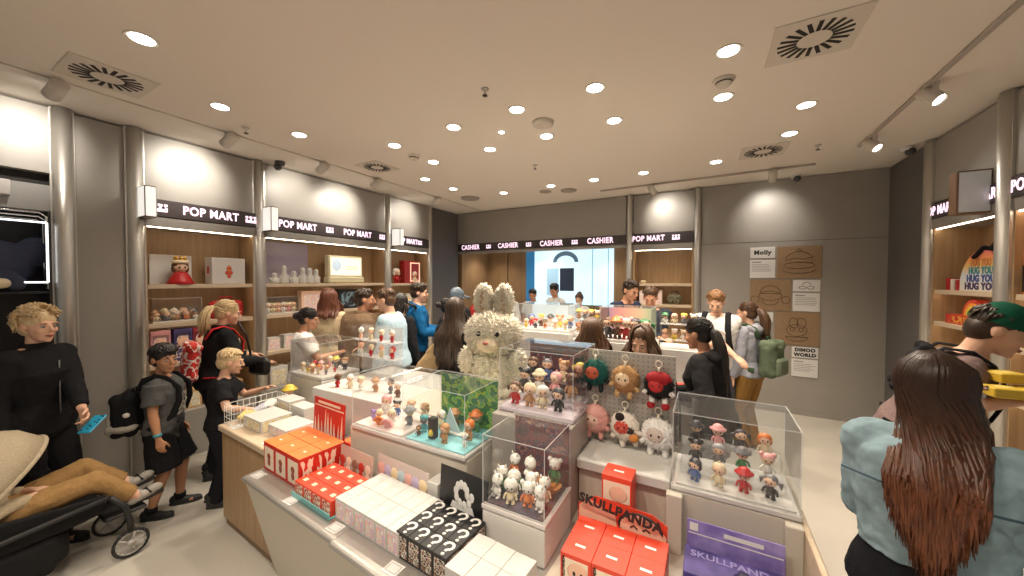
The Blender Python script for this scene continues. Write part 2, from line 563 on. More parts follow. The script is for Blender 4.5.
# till recess screen
t = thing('wall_screen', 'large pale blue screen showing a house front with an arch behind the till', 'screen', (0, 7.585, 0), 0)
M_SCR = noisy('screen_blue', (.50, .72, .86), (.60, .80, .92), scale=1.2)
def emissive_copy(m, k):
    N, L, b_ = nodes(m)
    src = b_.inputs['Base Color'].links[0].from_socket
    L.new(src, b_.inputs['Emission Color'])
    b_.inputs['Emission Strength'].default_value = k
emissive_copy(M_SCR, SCREEN)
MB().clohi((-3.78, -.03, 1.36), (-1.74, .012, 2.62), .006).build('display', [M_SCR], t)
def scr(n, c, lo, hi, k=.5, y=0):
    return MB().lohi((lo[0], -.034 - y, lo[1]), (hi[0], -.0305 - y, hi[1])).build(n, mat('screen_%s' % n, c, .5, emit=k * SCREEN), t)
scr('curtain', (.03, .17, .36), (-3.78, 1.36), (-3.56, 2.62))
scr('window', (.02, .03, .05), (-2.93, 1.66), (-2.6, 2.17))
scr('door_panel', (.38, .62, .80), (-3.25, 1.55), (-2.96, 2.17))
for x in (-2.2, -1.86):
    scr('pilaster', (.42, .66, .80), (x, 1.36), (x + .03, 2.62))
a = MB()
pts_o = [(-2.80 + .30 * math.cos(q), 2.30 + .25 * math.sin(q)) for q in [PI * i / 14 for i in range(15)]]
pts_i = [(-2.80 + .21 * math.cos(q), 2.30 + .15 * math.sin(q)) for q in [PI * (14 - i) / 14 for i in range(15)]]
for i in range(14):
    a.prism([pts_o[i], pts_o[i + 1], pts_i[13 - i], pts_i[14 - i]], -.034, -.0305, axes='XZ')
a.build('arch', mat('screen_arch', (.10, .16, .22), .5, emit=.5 * SCREEN), t)
t = thing('cashier_counter', 'long oak cashier counter in the till opening', 'counter', (-2.85, 6.05, 0), 0)
MB().clohi((-1.5, 0, 0), (1.5, .55, .98), .006).build('body', M_WOOD, t)
MB().clohi((-1.54, -.04, .98), (1.54, .6, 1.02), .006).build('worktop', M_WHITE, t)

# ------------------------------------------------------------------ posters on the back wall
M_KRAFT = noisy('kraft_board', (.28, .18, .10), (.33, .215, .12), scale=30, rough=.7, stretch=(1, 1, 3))
def board(name, label, x0, x1, z0, z1, m, lines=(), txt=None, small=0, d=.012, group='boards on the back wall'):
    t = thing(name, label, 'poster', ((x0 + x1) / 2, BY, (z0 + z1) / 2), 0, group)
    W, H = x1 - x0, z1 - z0
    MB().cbox((0, -d / 2, 0), (W, d, H), .002).build('panel', m, t)
    if lines:
        g = MB()
        for l in lines:
            g.tube([(x * W / 2, -d - .001, z * H / 2) for x, z in l], .0035, 5, up=(0, 1, 0))
        g.build('line_drawing', mat('dark_brown_line', (.10, .06, .03), .7), t)
    if txt:
        for i, s in enumerate(txt):
            text(s, .085 if len(txt) == 1 else .062, t, (0, -d - .0005, .034 * (len(txt) - 1) - i * .068), bold=.004, sx=1.)
    if small:
        g = MB()
        rnd = random.Random(small)
        g.lohi((-W * .42, -d - .001, H * .33), (-W * .05, -d, H * .40))
        z = H * .22
        for k in range(5):
            g.lohi((-W * .42, -d - .001, z), (-W * .42 + W * rnd.uniform(.6, .84), -d, z + .007))
            z -= .024
        g.build('printed_lines', mat('grey_print', (.35, .34, .33), .7), t)
    return t
def arc(cx, cz, rx, rz, a0=0, a1=360, n=20):
    return [(cx + rx * math.cos(R(a0 + (a1 - a0) * i / n)), cz + rz * math.sin(R(a0 + (a1 - a0) * i / n))) for i in range(n + 1)]
bun = [arc(0, .05, .62, .62, 10, 170), arc(0, -.2, .68, .2), arc(0, -.45, .72, .25, 180, 360), [(-.6, .1), (-.2, .25), (.2, .18), (.6, .32)], [(-.62, -.1), (-.1, .02), (.6, -.05)], arc(0, .74, .12, .08)]
hat = [arc(0, .1, .5, .5, 0, 180), arc(0, -.05, .55, .3), arc(-.75, -.3, .2, .22), arc(.75, -.3, .2, .22), [(-.5, .1), (.5, .1)], arc(0, -.35, .4, .3, 180, 360)]
heap = [arc(-.15, .35, .2, .3), arc(.2, .35, .2, .3), arc(0, -.1, .45, .35), arc(0, -.5, .5, .25, 180, 360), [(-.5, -.5), (.5, -.5)], arc(-.2, -.05, .1, .12), arc(.2, -.05, .1, .12)]
board('name_card', 'white card reading Molly at the top of the back wall boards', .54, .84, 2.228, 2.388, M_PAPER, txt=['Molly'])
board('text_card', 'white card of small print directly under the Molly card', .54, .845, 1.94, 2.205, M_PAPER, small=3)
board('kraft_board', 'topmost brown board with a domed line drawing', .865, 1.366, 1.935, 2.385, M_KRAFT, bun)
board('kraft_board', 'middle brown board with a hat-like line drawing, behind the ponytailed woman', .546, 1.033, 1.465, 1.916, M_KRAFT, hat)
board('drawing_card', 'small white card with a peaked line drawing beside the middle brown board', 1.053, 1.354, 1.75, 1.91, M_PAPER, [arc(0, .1, .3, .5, 0, 180), arc(-.3, -.35, .25, .25), arc(.3, -.35, .25, .25)])
board('text_card', 'white card of small print beside the middle brown board', 1.053, 1.352, 1.468, 1.728, M_PAPER, small=5)
board('kraft_board', 'lowest brown board with a stacked line drawing', .85, 1.358, .985, 1.455, M_KRAFT, heap)
board('name_card', 'white card reading DIMOO WORLD', 1.054, 1.345, .813, .966, M_PAPER, txt=['DIMOO', 'WORLD'])
board('text_card', 'lowest white card of small print on the back wall', 1.052, 1.344, .545, .795, M_PAPER, small=8)
board('text_card', 'white card mostly hidden behind the ponytailed woman', .60, .832, 1.30, 1.44, M_PAPER, small=9)

# ------------------------------------------------------------------ ceiling fittings
M_LENS = mat('lamp_lens', (1, 1, 1), .5, emit=LENS, ecol=(1, .95, .85))
M_RING = mat('white_trim_ring', (.75, .70, .62), .5)
def spot(parent, loc, rot, e, size, blend=.6, r=.04, col=(1., .86, .69)):
    l = bpy.data.lights.new('lamp', 'SPOT')
    l.energy = e
    l.spot_size = R(size)
    l.spot_blend = blend
    l.shadow_soft_size = r
    l.color = col
    o = link('lamp', l, parent, loc)
    o.rotation_euler = rot
    return o
xs = ['first', 'second', 'third', 'fourth', 'fifth', 'sixth', 'seventh']
DL = [(-3.03, .836, 'nearest the camera on the stroller side', .09), (-3.63, 1.473, 'above the two boys', .3), (-3.63, 2.136, 'third in the row along the shelf wall', .8), (-.772, 2.70, 'above the keychain pegboard', 1), (-1.455, 2.72, 'above the big plush toy', 1), (-.772, 3.33, 'behind the keychain pegboard lamp', 1), (-2.152, 2.74, 'above the acrylic cases', 1),
      (-1.457, 3.36, 'second from the plush toy toward the till', 1), (-2.154, 3.39, 'inner row, halfway to the till', 1), (-3.005, 2.80, 'over the browsing people by the white figurines', 1), (-3.0, 3.42, 'fourth row, over the man in pale blue', 1), (-3.61, 3.94, 'along the shelf wall near the red frame box', 1), (-3.6, 4.57, 'along the shelf wall close to the back corner', 1),
      (-3.02, 5.18, 'leftmost in the row before the cashier sign', 1), (-2.153, 5.15, 'second in the row before the cashier sign', 1), (-1.475, 5.14, 'third in the row before the cashier sign', 1), (-.79, 5.13, 'rightmost in the row before the cashier sign', 1), (.095, 2.677, 'before the smoke detector', 1), (.085, 3.32, 'behind the smoke detector', 1), (.695, 3.80, 'beyond the large ceiling vent', 1), (.69, 4.46, 'closest to the round vent near the boards', 1), (.066, 5.08, 'above the man in the white shirt', 1),
      (-2.15, .2, 'behind the photographer, above the stroller aisle', .6), (-1.455, .2, 'behind the photographer, second along', 1.1), (-.772, .2, 'behind the photographer, third along', 1.3), (.09, .2, 'behind the photographer, fourth along', .8), (-1.8, -1., 'farthest back, near the shop front', .5), (-.4, -1., 'farthest back, nearer the shelves with the dome', 1.2)]
DL = [q + (CZ,) for q in DL] + [(-4.4, 7.0, 'added unseen in the till recess, left', .5, 2.75), (-3.2, 7.1, 'added unseen in the till recess, middle', .4, 2.75), (-1.7, 7.0, 'added unseen in the till recess, right', .4, 2.75)]  # till recess lamps are unseen behind the lintel, added to brighten the oak
for x, y, lb, k, zc in DL:
    t = thing('ceiling_downlight', 'round recessed ceiling downlight ' + lb, 'ceiling light', (x, y, zc), 0, 'recessed downlights')
    MB().lathe([(.062, -.001), (.075, -.006), (.078, -.006), (.08, 0)], (0, 0, 0), 24).lathe([(.0, -.0), (.062, -.001)], (0, 0, 0), 24, cap=False).build('trim_ring', M_RING, t)
    MB().lathe([(.057, -.004), (.059, -.0015)], (0, 0, 0), 24).build('lens', M_LENS, t)
    spot(t, (0, 0, -.03), (0, 0, 0), DLE * k, 120, .85, .05)
t = thing('ceiling_downlight', 'tiny cool white ceiling spotlight among the larger downlights', 'ceiling light', (-1.803, 3.052, CZ))
MB().lathe([(.03, -.004), (.04, 0)], (0, 0, 0), 16).build('trim_ring', M_RING, t)
MB().lathe([(.026, -.006), (.028, -.0035)], (0, 0, 0), 16).build('lens', mat('cool_lens', (1, 1, 1), emit=LENS, ecol=(.8, .95, 1)), t)

M_VENT = mat('vent_plate', (.66, .60, .52), .7)
def vent(x, y, label, s=.22):
    t = thing('ceiling_vent', label, 'vent', (x, y, CZ), 0, 'swirl vents in the ceiling')
    MB().clohi((-s, -s, -.008), (s, s, .0), .003).build('plate', M_VENT, t)
    m = MB()
    for k in range(20):
        m.at(rz=2 * PI * k / 20).lohi((s * .38, -.0105, -.0105), (s * .82, .0105, -.0075))
    m.build('slots', M_GAP, t)
vent(.54, 2.78, 'large swirl vent in the ceiling, nearest the track lights')
vent(-3.82, .87, 'swirl vent in the ceiling above the blonde woman and boy')
vent(.522, 4.906, 'swirl vent in the ceiling near the boards on the back wall')
vent(-3.77, 3.22, 'swirl vent in the ceiling by the long sign band', .2)
def disc(x, y, r, h, label, name='ceiling_speaker', cat='speaker', m=M_VENT):
    tag(MB().lathe([(r * .7, -h), (r * .95, -h * .7), (r, 0)], (0, 0, 0), 24).build(name, m, None, (x, y, CZ)), label, cat)
disc(-3.73, 5.216, .17, .025, 'round flat ceiling speaker near the back corner', m=mat('speaker_mesh', (.36, .32, .27), .8))
disc(-2.0, 5.53, .13, .02, 'round ceiling speaker close to the cashier sign', m=mat('speaker_mesh'))
disc(-2.36, 5.42, .10, .02, 'smaller round ceiling speaker beside another close to the cashier sign', m=mat('speaker_mesh'))
disc(-1.354, 3.044, .10, .04, 'shallow white dome on the ceiling above the cases', 'ceiling_dome', 'ceiling fitting')
for x, y, lb in ((.082, 3.04, 'round smoke detector between two downlights'), (-3.054, 3.144, 'small round smoke detector toward the long sign band')):
    t = thing('smoke_detector', lb, 'smoke detector', (x, y, CZ))
    MB().lathe([(.035, -.05), (.05, -.035), (.055, -.015), (.07, -.012), (.075, 0)], (0, 0, 0), 20).build('housing', M_VENT, t)
    MB().lathe([(.048, -.034), (.056, -.022)], (0, 0, 0), 20).build('grille', M_DARK, t)
for x, y, lb in ((-1.512, 2.31, 'ceiling sprinkler in front of the plush toy'), (-3.917, 1.794, 'ceiling sprinkler near the steel column by the doll shelves'), (1.016, 4.97, 'ceiling sprinkler near the security camera'), (-1.94, 4.12, 'ceiling sprinkler in the middle of the ceiling')):
    t = thing('sprinkler', lb, 'sprinkler', (x, y, CZ))
    MB().lathe([(.008, -.05), (.008, -.012), (.028, -.008), (.03, 0)], (0, 0, 0), 12).build('pipe', M_STEEL, t)
    MB().lathe([(.02, -.054), (.02, -.05)], (0, 0, 0), 12).build('deflector', M_DARK, t)
for x, y, rz, lb in ((1.042, 6.22, .3, 'white dome security camera above the boards'), (-4.66, 2.50, -1.2, 'dark security camera above the white figurine shelves'), (1.876, 5.5, .9, 'white security camera in the corner by the steel column')):
    t = thing('security_camera', lb, 'camera', (x, y, CZ), rz)
    MB().lathe([(.05, -.045), (.055, -.01), (.055, 0)], (0, 0, 0), 18).build('mount', M_WHITE if 'white d' in lb or 'corner' in lb else M_DARK, t)
    MB().ball((0, -.03, -.06), .045, 14).build('lens_ball', M_DARK, t)
# tracks with spot heads
def track(label, a, b):
    t = thing('lighting_track', label, 'light track', (0, 0, 0))
    d = Vector(b) - Vector(a)
    m = MB()
    m.at(((a[0] + b[0]) / 2, (a[1] + b[1]) / 2, CZ - .012), math.atan2(d.y, d.x)).cbox((0, 0, 0), (d.length, .036, .024), .004)
    m.build('rail', mat('track_grey', (.42, .37, .32), .6), t)
track('ceiling light track along the boards side of the room', (1.40, 2.4), (1.41, 5.2))
track('ceiling light track in front of the back wall', (-1.55, 5.78), (1.15, 5.72))
M_HEAD = mat('spot_head', (.62, .57, .5), .5)
def head(label, p, tgt, e, size=84, lens=LENS, col=(1., .92, .81), blend=1.):
    p, tgt = Vector(p), Vector(tgt)
    t = thing('track_spotlight', label, 'spotlight', p, 0, 'track spotlights')
    q = (tgt - p).to_track_quat('-Z', 'Y').to_matrix().to_4x4()
    MB().mx(q).lathe([(.03, .11), (.047, .10), (.05, -.05), (.044, -.052), (.040, -.03)], (0, 0, 0), 20).build('housing', M_HEAD, t)
    MB().mx(q).lathe([(.041, -.034), (.041, -.03)], (0, 0, 0), 20).build('lens', mat('spot_lens', (1, 1, 1), emit=LENS, ecol=(1, .95, .85)), t)
    MB().lohi((-.018, -.018, .02), (.018, .018, CZ - p.z)).build('stem', M_HEAD, t)
    d = (tgt - p).normalized()
    spot(t, tuple(d * .07), q.to_euler(), e, size, blend, .03, col)
head('track spotlight by the first steel column, over the blonde woman', (-4.198, .69, 3.27), (-4.85, .60, 3.02), WALLE * .9)
head('track spotlight over the crowned doll shelves', (-4.198, 1.76, 3.27), (-4.85, 1.66, 2.98), WALLE * 1.2)
head('track spotlight nearer of two over the white figurine shelves', (-4.198, 2.74, 3.27), (-4.85, 2.74, 3.0), WALLE * .7)
head('track spotlight farther of two over the white figurine shelves', (-4.198, 3.55, 3.27), (-4.85, 3.45, 2.94), WALLE * 1.2)
head('track spotlight over the narrow shelves with red frame box', (-4.198, 4.86, 3.27), (-4.85, 4.74, 3.0), WALLE * .8)
head('track spotlight over the back wall shelves', (-.75, 5.77, 3.25), (-.6, 6.35, 2.98), WALLE * .7)
head('track spotlight aimed at the boards on the back wall', (.72, 5.74, 3.25), (.76, 6.35, 2.82), WALLE * .6)
head('nearer track spotlight aimed at the rainbow dome wall', (1.44, 3.82, 3.25), (1.9, 3.2, 2.4), WALLE * .25)
head('farther track spotlight aimed at the rainbow dome wall', (1.44, 4.90, 3.25), (1.95, 4.2, 2.3), WALLE * .25)
# ------------------------------------------------------------------ the display island
M_BODY = mat('island_putty', (.60, .55, .47), .45)
M_SHELF = noisy('island_steel', (.50, .48, .45), (.56, .54, .51), scale=40, stretch=(1, 12, 12), rough=.32, metal=.75)
t = thing('display_counter', 'oak-sided display counter with pale worktop where the blond boy leans', 'counter', (-3.30, 1.29, 0), R(-3.5))
MB().clohi((.015, .02, .06), (.868, .5, .715), .004).clohi((.015, .5, .06), (.34, 1.12, .715), .004).build('body', M_WOOD, t)
MB().clohi((.03, .035, 0), (.86, .5, .06), .002).clohi((.03, .5, 0), (.34, 1.1, .06), .002).build('plinth', mat('dark_oak_plinth', (.24, .16, .09), .5), t)
MB().lohi((.03, .035, .715), (.86, .48, .735)).lohi((.03, .48, .715), (.34, 1.1, .735)).build('shadow_groove', M_GAP, t)
MB().clohi((0, 0, .735), (.87, .5, .78), .006).clohi((0, .49, .735), (.35, 1.13, .78), .006).build('worktop', M_WOODH, t)
isl = thing('display_island', 'large putty-coloured display island with steel shelf full of boxed toys', 'display island', (-2.43, 1.06, 0), R(-4.2))
m = MB()
m.prism([(.185, 0), (.02, .685), (.62, .685), (.62, 0)], 0, 1.855, axes='YZ')
m.build('base', M_BODY, isl)
p = MB()
for x0, x1, dy in ((-.004, .957, 0), (.957, 1.855, -.012)):
    prof = [(dy + .028 - .028 * math.sin(a), .690 + .015 - .015 * math.cos(a)) for a in [PI * k / 8 for k in range(9)]]
    p.prism([(.72, .69)] + prof + [(.72, .72)], x0, x1 - .002, axes='YZ')
p.build('shelf_top', M_SHELF, isl)
def blk(name, lo, hi, m=M_BODY, b=.004):
    o = MB().clohi(lo, hi, b).build(name, m)
    o.parent = isl
    o.matrix_parent_inverse = isl_inv
    return o
isl_inv = (Matrix.Translation((-2.43, 1.06, 0)) @ Matrix.Rotation(R(-4.2), 4, 'Z')).inverted()
blk('riser', (-1.97, 1.46, .70), (-1.065, 1.80, .975))
blk('riser', (-2.90, 1.79, 0), (-1.975, 2.62, 1.0), M_WHITE)
blk('riser', (-1.97, 1.805, .70), (-1.03, 2.62, 1.0))
blk('riser', (-1.03, 1.64, .70), (-.575, 2.12, 1.175), mat('riser_taupe', (.36, .33, .30), .4))
blk('base', (-1.5, 1.45, 0), (-.57, 2.62, .70))
blk('base', (-.57, 1.35, 0), (.325, 2.10, .69))
blk('shelf_top', (-.5785, 1.0, .692), (.325, 2.10, .7198), M_BODY)
blk('riser', (-.57, 1.745, .72), (-.135, 2.10, .96))
blk('riser', (-.135, 1.705, .72), (.325, 2.08, .975))
blk('side_panel', (-.15, 1.66, .72), (-.085, 1.70, .975))
blk('side_panel', (.268, 1.66, .72), (.325, 1.70, .975))
blk('end_panel', (.325, 1.2, 0), (.345, 2.09, .975), M_WOODH)
MBed = MB().clohi((-.572, 1.712, .955), (-.137, 2.0, 1.005), .006)
o = MBed.build('ledge', acrylic('frosted_ledge', haze=.8, hcol=(.72, .71, .68), rough=.2)); o.parent = isl; o.matrix_parent_inverse = isl_inv

def case(label, lo, hi, base=.022, mbase=M_WHITE, back=None, mat_in=None, group='clear acrylic display cases', loc0=None, top=None):
    t = thing('acrylic_case', label, 'display case', ((lo[0] + hi[0]) / 2, (lo[1] + hi[1]) / 2, lo[2]), 0, group)
    hx, hy, H = (hi[0] - lo[0]) / 2, (hi[1] - lo[1]) / 2, hi[2] - lo[2]
    k = .004
    MB().clohi((-hx - .004, -hy - .004, 0), (hx + .004, hy + .004, base), .003).build('base_slab', mbase, t)
    g = MB()
    X, Y, Z = [1, 1, 0, 0, 0, 0], [0, 0, 0, 0, 1, 1], 0
    # face order of lohi(): -x, +x, -y, +y, -z, +z
    g.lohi((-hx, -hy, base), (-hx + k, hy, H), mis=[0, 0, 1, 1, 1, 1])
    g.lohi((hx - k, -hy, base), (hx, hy, H), mis=[0, 0, 1, 1, 1, 1])
    g.lohi((-hx + k, -hy, base), (hx - k, -hy + k, H), mis=[1, 1, 0, 0, 1, 1])
    g.lohi((-hx + k, hy - k, base), (hx - k, hy, H), mis=[1, 1, 0, 0, 1, 1])
    g.lohi((-hx, -hy, H), (hx, hy, H + k), mis=[1, 1, 1, 1, 0, 0])
    g.build('cover', [top or M_ACR, M_EDGE], t)
    if back:
        MB().lohi((-hx + .006, hy - .012, base), (hx - .006, hy - .006, H - .01)).build('backdrop', back, t)
    if mat_in:
        MB().clohi((-hx + .012, -hy + .012, base), (hx - .012, hy - .014, base + .008), .002).build('display_mat', mat_in, t)
    return t

M_JUNGLE = multi('jungle_print', [lin(90, 120, 60), lin(40, 130, 75), lin(30, 110, 80), lin(150, 185, 70), lin(70, 160, 90), lin(190, 200, 120)], scale=20., rough=.35, detail=5)
M_PLUMP = multi('plum_print', [lin(70, 52, 62), lin(95, 66, 76), lin(120, 60, 62), lin(80, 58, 80), lin(150, 95, 90), lin(60, 45, 55)], scale=14., rough=.35, detail=5)
M_LAV = mat('lavender_base', lin(205, 195, 205), .4)
M_TEAL = noisy('teal_mat', lin(120, 190, 200), lin(140, 205, 212), 10, .5)
case('long clear case of pastel figures, left of the green jungle case', (-1.94, 1.45, .978), (-1.515, 1.79, 1.31), back=None, mat_in=mat('pale_pink_mat', lin(232, 215, 210), .5))
case('clear case with teal mat and green jungle backdrop', (-1.505, 1.45, .978), (-1.07, 1.79, 1.315), back=M_JUNGLE, mat_in=M_TEAL)
case('cube clear case on the oak counter side holding a pile of small figures', (-3.46, 1.93, 1.0), (-2.99, 2.32, 1.33), base=.03)
case('clear case of dark little figures on a lavender base, beside the pegboard', (-1.015, 1.70, 1.178), (-.585, 2.09, 1.52), mbase=M_LAV, back=M_PLUMP)
case('low clear case of white figures with plum patterned back, near the black boxes', (-.872, 1.312, .882), (-.57, 1.622, 1.212), mbase=mat('pale_base', lin(215, 208, 205), .4), back=M_PLUMP, mat_in=multi('plum_floor', [lin(62, 55, 66), lin(85, 65, 75), lin(72, 60, 80), lin(95, 70, 70)], 9))
case('clear case of doll-like figures in rows at the island corner', (-.13, 1.705, .978), (.322, 2.03, 1.32), mbase=M_WHITE, mat_in=M_WHITE)
t = thing('case_pedestal', 'low white pedestal under the case of white figures', 'pedestal', (-.721, 1.467, .72))
MB().clohi((-.152, -.155, 0), (.152, .157, .157), .004).build('block', mat('pedestal_white', (.7, .67, .63), .4), t)
t = thing('case_pedestal', 'white pedestal under the cube case on the oak counter', 'pedestal', (-3.225, 2.125, .781))
MB().clohi((-.24, -.2, 0), (.24, .2, .214), .004).build('block', M_WHITE, t)

# pegboard with keychain plush toys
t = thing('pegboard', 'grey perforated metal pegboard hung with plush keychains', 'pegboard', (-.36, 1.99, 1.006), 0)
def dots(name, base, dark, s):
    m = mat(name, base, .38, .2)
    N, L, b = nodes(m)
    tc = N.new('ShaderNodeTexCoord')
    mp = N.new('ShaderNodeVectorMath'); mp.operation = 'SCALE'; mp.inputs['Scale'].default_value = 1 / s
    fr = N.new('ShaderNodeVectorMath'); fr.operation = 'FRACTION'
    sb = N.new('ShaderNodeVectorMath'); sb.operation = 'SUBTRACT'; sb.inputs[1].default_value = (.5, .5, .5)
    ml = N.new('ShaderNodeVectorMath'); ml.operation = 'MULTIPLY'; ml.inputs[1].default_value = (1, 0, 1)
    ln = N.new('ShaderNodeVectorMath'); ln.operation = 'LENGTH'
    lt = N.new('ShaderNodeMath'); lt.operation = 'LESS_THAN'; lt.inputs[1].default_value = .16
    mx = N.new('ShaderNodeMix'); mx.data_type = 'RGBA'
    mx.inputs['A'].default_value = (*base, 1); mx.inputs['B'].default_value = (*dark, 1)
    L.new(tc.outputs['Object'], mp.inputs[0]); L.new(mp.outputs[0], fr.inputs[0]); L.new(fr.outputs[0], sb.inputs[0]); L.new(sb.outputs[0], ml.inputs[0])
    L.new(ml.outputs[0], ln.inputs[0]); L.new(ln.outputs['Value'], lt.inputs[0]); L.new(lt.outputs[0], mx.inputs['Factor']); L.new(mx.outputs['Result'], b.inputs['Base Color'])
    return m
MB().clohi((-.235, -.004, 0), (.222, .004, .505), .002).build('board', dots('perforated_steel', (.50, .475, .43), (.24, .225, .205), .025), t)
for x in (-.18, -.02, .145):
    for z in (.478, .225):
        MB().cyl((x, -.004, z), (x, -.05, z + .004), .0035, n=8).build('hook', M_CHROME, t)

# ------------------------------------------------------------------ generic little figures
PAL = {'white': lin(235, 232, 225), 'cream': lin(232, 215, 180), 'tan': lin(190, 140, 95), 'brown': lin(100, 65, 42), 'black': lin(28, 26, 28), 'grey': lin(120, 118, 122), 'charcoal': lin(62, 60, 66),
       'red': lin(190, 35, 38), 'orange': lin(225, 125, 60), 'yellow': lin(232, 200, 80), 'pink': lin(236, 170, 170), 'peach': lin(240, 190, 160), 'green': lin(60, 130, 80), 'teal': lin(80, 160, 165),
       'blue': lin(80, 110, 170), 'lilac': lin(170, 140, 200), 'silver': lin(160, 160, 165), 'skin': lin(244, 205, 175)}
def pm(c):
    return mat('toy_' + c, PAL[c], .32)
_FIG = {}
def figmesh(kind, h, cols):
    key = (kind, h, cols)
    if key in _FIG:
        return _FIG[key]
    body, face, top = cols
    b = MB()
    for s in (-1, 1):
        b.tube([(s * .1 * h, 0, 0), (s * .1 * h, .0, .05 * h), (s * .085 * h, 0, .2 * h)], [.085 * h, .07 * h, .06 * h], 8)
        b.ball((s * .1 * h, -.04 * h, .035 * h), (.075 * h, .11 * h, .04 * h), 8)
        b.tube([(s * .13 * h, 0, .42 * h), (s * .22 * h, -.03 * h, .33 * h), (s * .24 * h, -.06 * h, .24 * h)], [.045 * h, .045 * h, .04 * h], 7)
        b.ball((s * .245 * h, -.065 * h, .225 * h), .05 * h, 7)
    b.lathe([(.06 * h, .14 * h), (.15 * h, .17 * h), (.17 * h, .25 * h), (.13 * h, .38 * h), (.09 * h, .47 * h), (.05 * h, .5 * h)], n=12)
    hd = MB().ball((0, 0, .68 * h), (.235 * h, .21 * h, .205 * h), 14)
    for s in (-1, 1):
        hd.ball((s * .085 * h, -.195 * h, .665 * h), (.03 * h, .018 * h, .042 * h), 7, 1)
    hd.ball((0, -.205 * h, .60 * h), (.03 * h, .012 * h, .010 * h), 6, 2)
    t = MB()
    if kind == 'bob':
        t.ball((0, .035 * h, .725 * h), (.265 * h, .225 * h, .205 * h), 14)
        for s in (-1, 1):
            t.ball((s * .2 * h, .02 * h, .6 * h), (.075 * h, .12 * h, .15 * h), 8)
    elif kind == 'buns':
        t.ball((0, .03 * h, .73 * h), (.25 * h, .22 * h, .19 * h), 12)
        for s in (-1, 1):
            t.ball((s * .22 * h, .02 * h, .87 * h), .1 * h, 9)
    elif kind == 'hat':
        t.lathe([(.34 * h, .755 * h), (.35 * h, .775 * h), (.24 * h, .81 * h), (.2 * h, .92 * h), (.1 * h, .99 * h), (.01 * h, 1.0 * h)], (0, .02 * h, 0), 14)
    elif kind == 'horns':
        t.ball((0, .03 * h, .74 * h), (.245 * h, .215 * h, .18 * h), 12)
        for s in (-1, 1):
            t.tube([(s * .12 * h, 0, .86 * h), (s * .15 * h, 0, .95 * h), (s * .16 * h, -.01 * h, 1.03 * h)], [.06 * h, .04 * h, .008 * h], 7)
    elif kind == 'hood':
        t.ball((0, .05 * h, .70 * h), (.28 * h, .22 * h, .26 * h), 14)
        t.tube([(0, .05 * h, .93 * h), (.03 * h, .06 * h, 1.04 * h)], [.07 * h, .01 * h], 8)
    elif kind == 'afro':
        for q in range(9):
            a = 2 * PI * q / 9
            t.ball((.17 * h * math.cos(a), .05 * h + .13 * h * math.sin(a), (.80 + .05 * (q % 2)) * h), .11 * h, 8)
        t.ball((0, .04 * h, .82 * h), (.2 * h, .2 * h, .16 * h), 10)
    elif kind == 'pigtails':
        t.ball((0, .035 * h, .735 * h), (.25 * h, .215 * h, .185 * h), 12)
        for s in (-1, 1):
            t.tube([(s * .22 * h, .02 * h, .72 * h), (s * .34 * h, .02 * h, .66 * h), (s * .36 * h, .0, .48 * h)], [.06 * h, .085 * h, .02 * h], 8)
    mk = lambda mb, n, ms: (lambda me: ([me.materials.append(q) for q in ms], me)[1])(mb.mesh(n))
    _FIG[key] = (mk(b, 'body', [pm(body)]), mk(hd, 'head', [pm(face), pm('black'), pm('red')]), mk(t, {'hat': 'hat', 'hood': 'hood', 'horns': 'cap'}.get(kind, 'hair'), [pm(top)]))
    return _FIG[key]
def fig(kind, h, cols, loc, label, rz=None, group=None, parts=True):
    b, hd, tp = figmesh(kind, h, tuple(cols))
    o = link('toy_figure', b, None, loc, random.uniform(-.5, .5) if rz is None else rz)
    tag(o, label, 'toy figure', group)
    link('head', hd, o)
    link(tp.name.split('.')[0], tp, o)
    return o

KN = {'bob': 'bobbed', 'buns': 'two-bunned', 'hat': 'brim-hatted', 'horns': 'horned', 'hood': 'hooded', 'afro': 'curly-haired', 'pigtails': 'pigtailed'}
def where(i, n):
    if n == 1: return ''
    if i == 0: return 'leftmost of %s' % n
    if i == n - 1: return 'rightmost of %s' % n
    return '%s from left' % ORD[i]
# dark little figures in the case beside the pegboard: rows on steps
rows = [(1.2, 1.775, [(-.955, 'pigtails', ('red', 'skin', 'brown')), (-.865, 'hood', ('tan', 'skin', 'cream')), (-.785, 'bob', ('cream', 'skin', 'white')), (-.695, 'bob', ('black', 'skin', 'charcoal'))]),
        (1.25, 1.885, [(-.95, 'buns', ('charcoal', 'skin', 'black')), (-.855, 'hat', ('white', 'skin', 'cream')), (-.755, 'hood', ('pink', 'skin', 'pink')), (-.66, 'afro', ('tan', 'brown', 'brown'))]),
        (1.30, 1.99, [(-.945, 'bob', ('black', 'skin', 'brown')), (-.85, 'horns', ('blue', 'skin', 'grey')), (-.745, 'buns', ('cream', 'skin', 'tan')), (-.645, 'pigtails', ('charcoal', 'skin', 'yellow'))])]
for r, (z, y, fs) in enumerate(rows):
    if r:
        t = thing('display_step', ('lower', 'upper')[r - 1] + ' clear step inside the case of dark little figures', 'riser', (-.8, y, 1.2))
        g = MB().clohi((-.2, -.045, z - 1.206), (.2, .045, z - 1.2), .001)
        for s in (-1, 1):
            g.lohi((s * .2 - .003, -.045, 0), (s * .2 + .003, .045, z - 1.206))
        g.build('shelf', acrylic('clear_step', haze=.12), t)
    for i, (x, k, cl) in enumerate(fs):
        fig(k, .135, cl, (x, y, z), '%s figure in %s, %s, %s row of lavender-based case' % (KN[k], cl[0], where(i, 4), ('front', 'middle', 'back')[r]), group='figures in the lavender-based case')
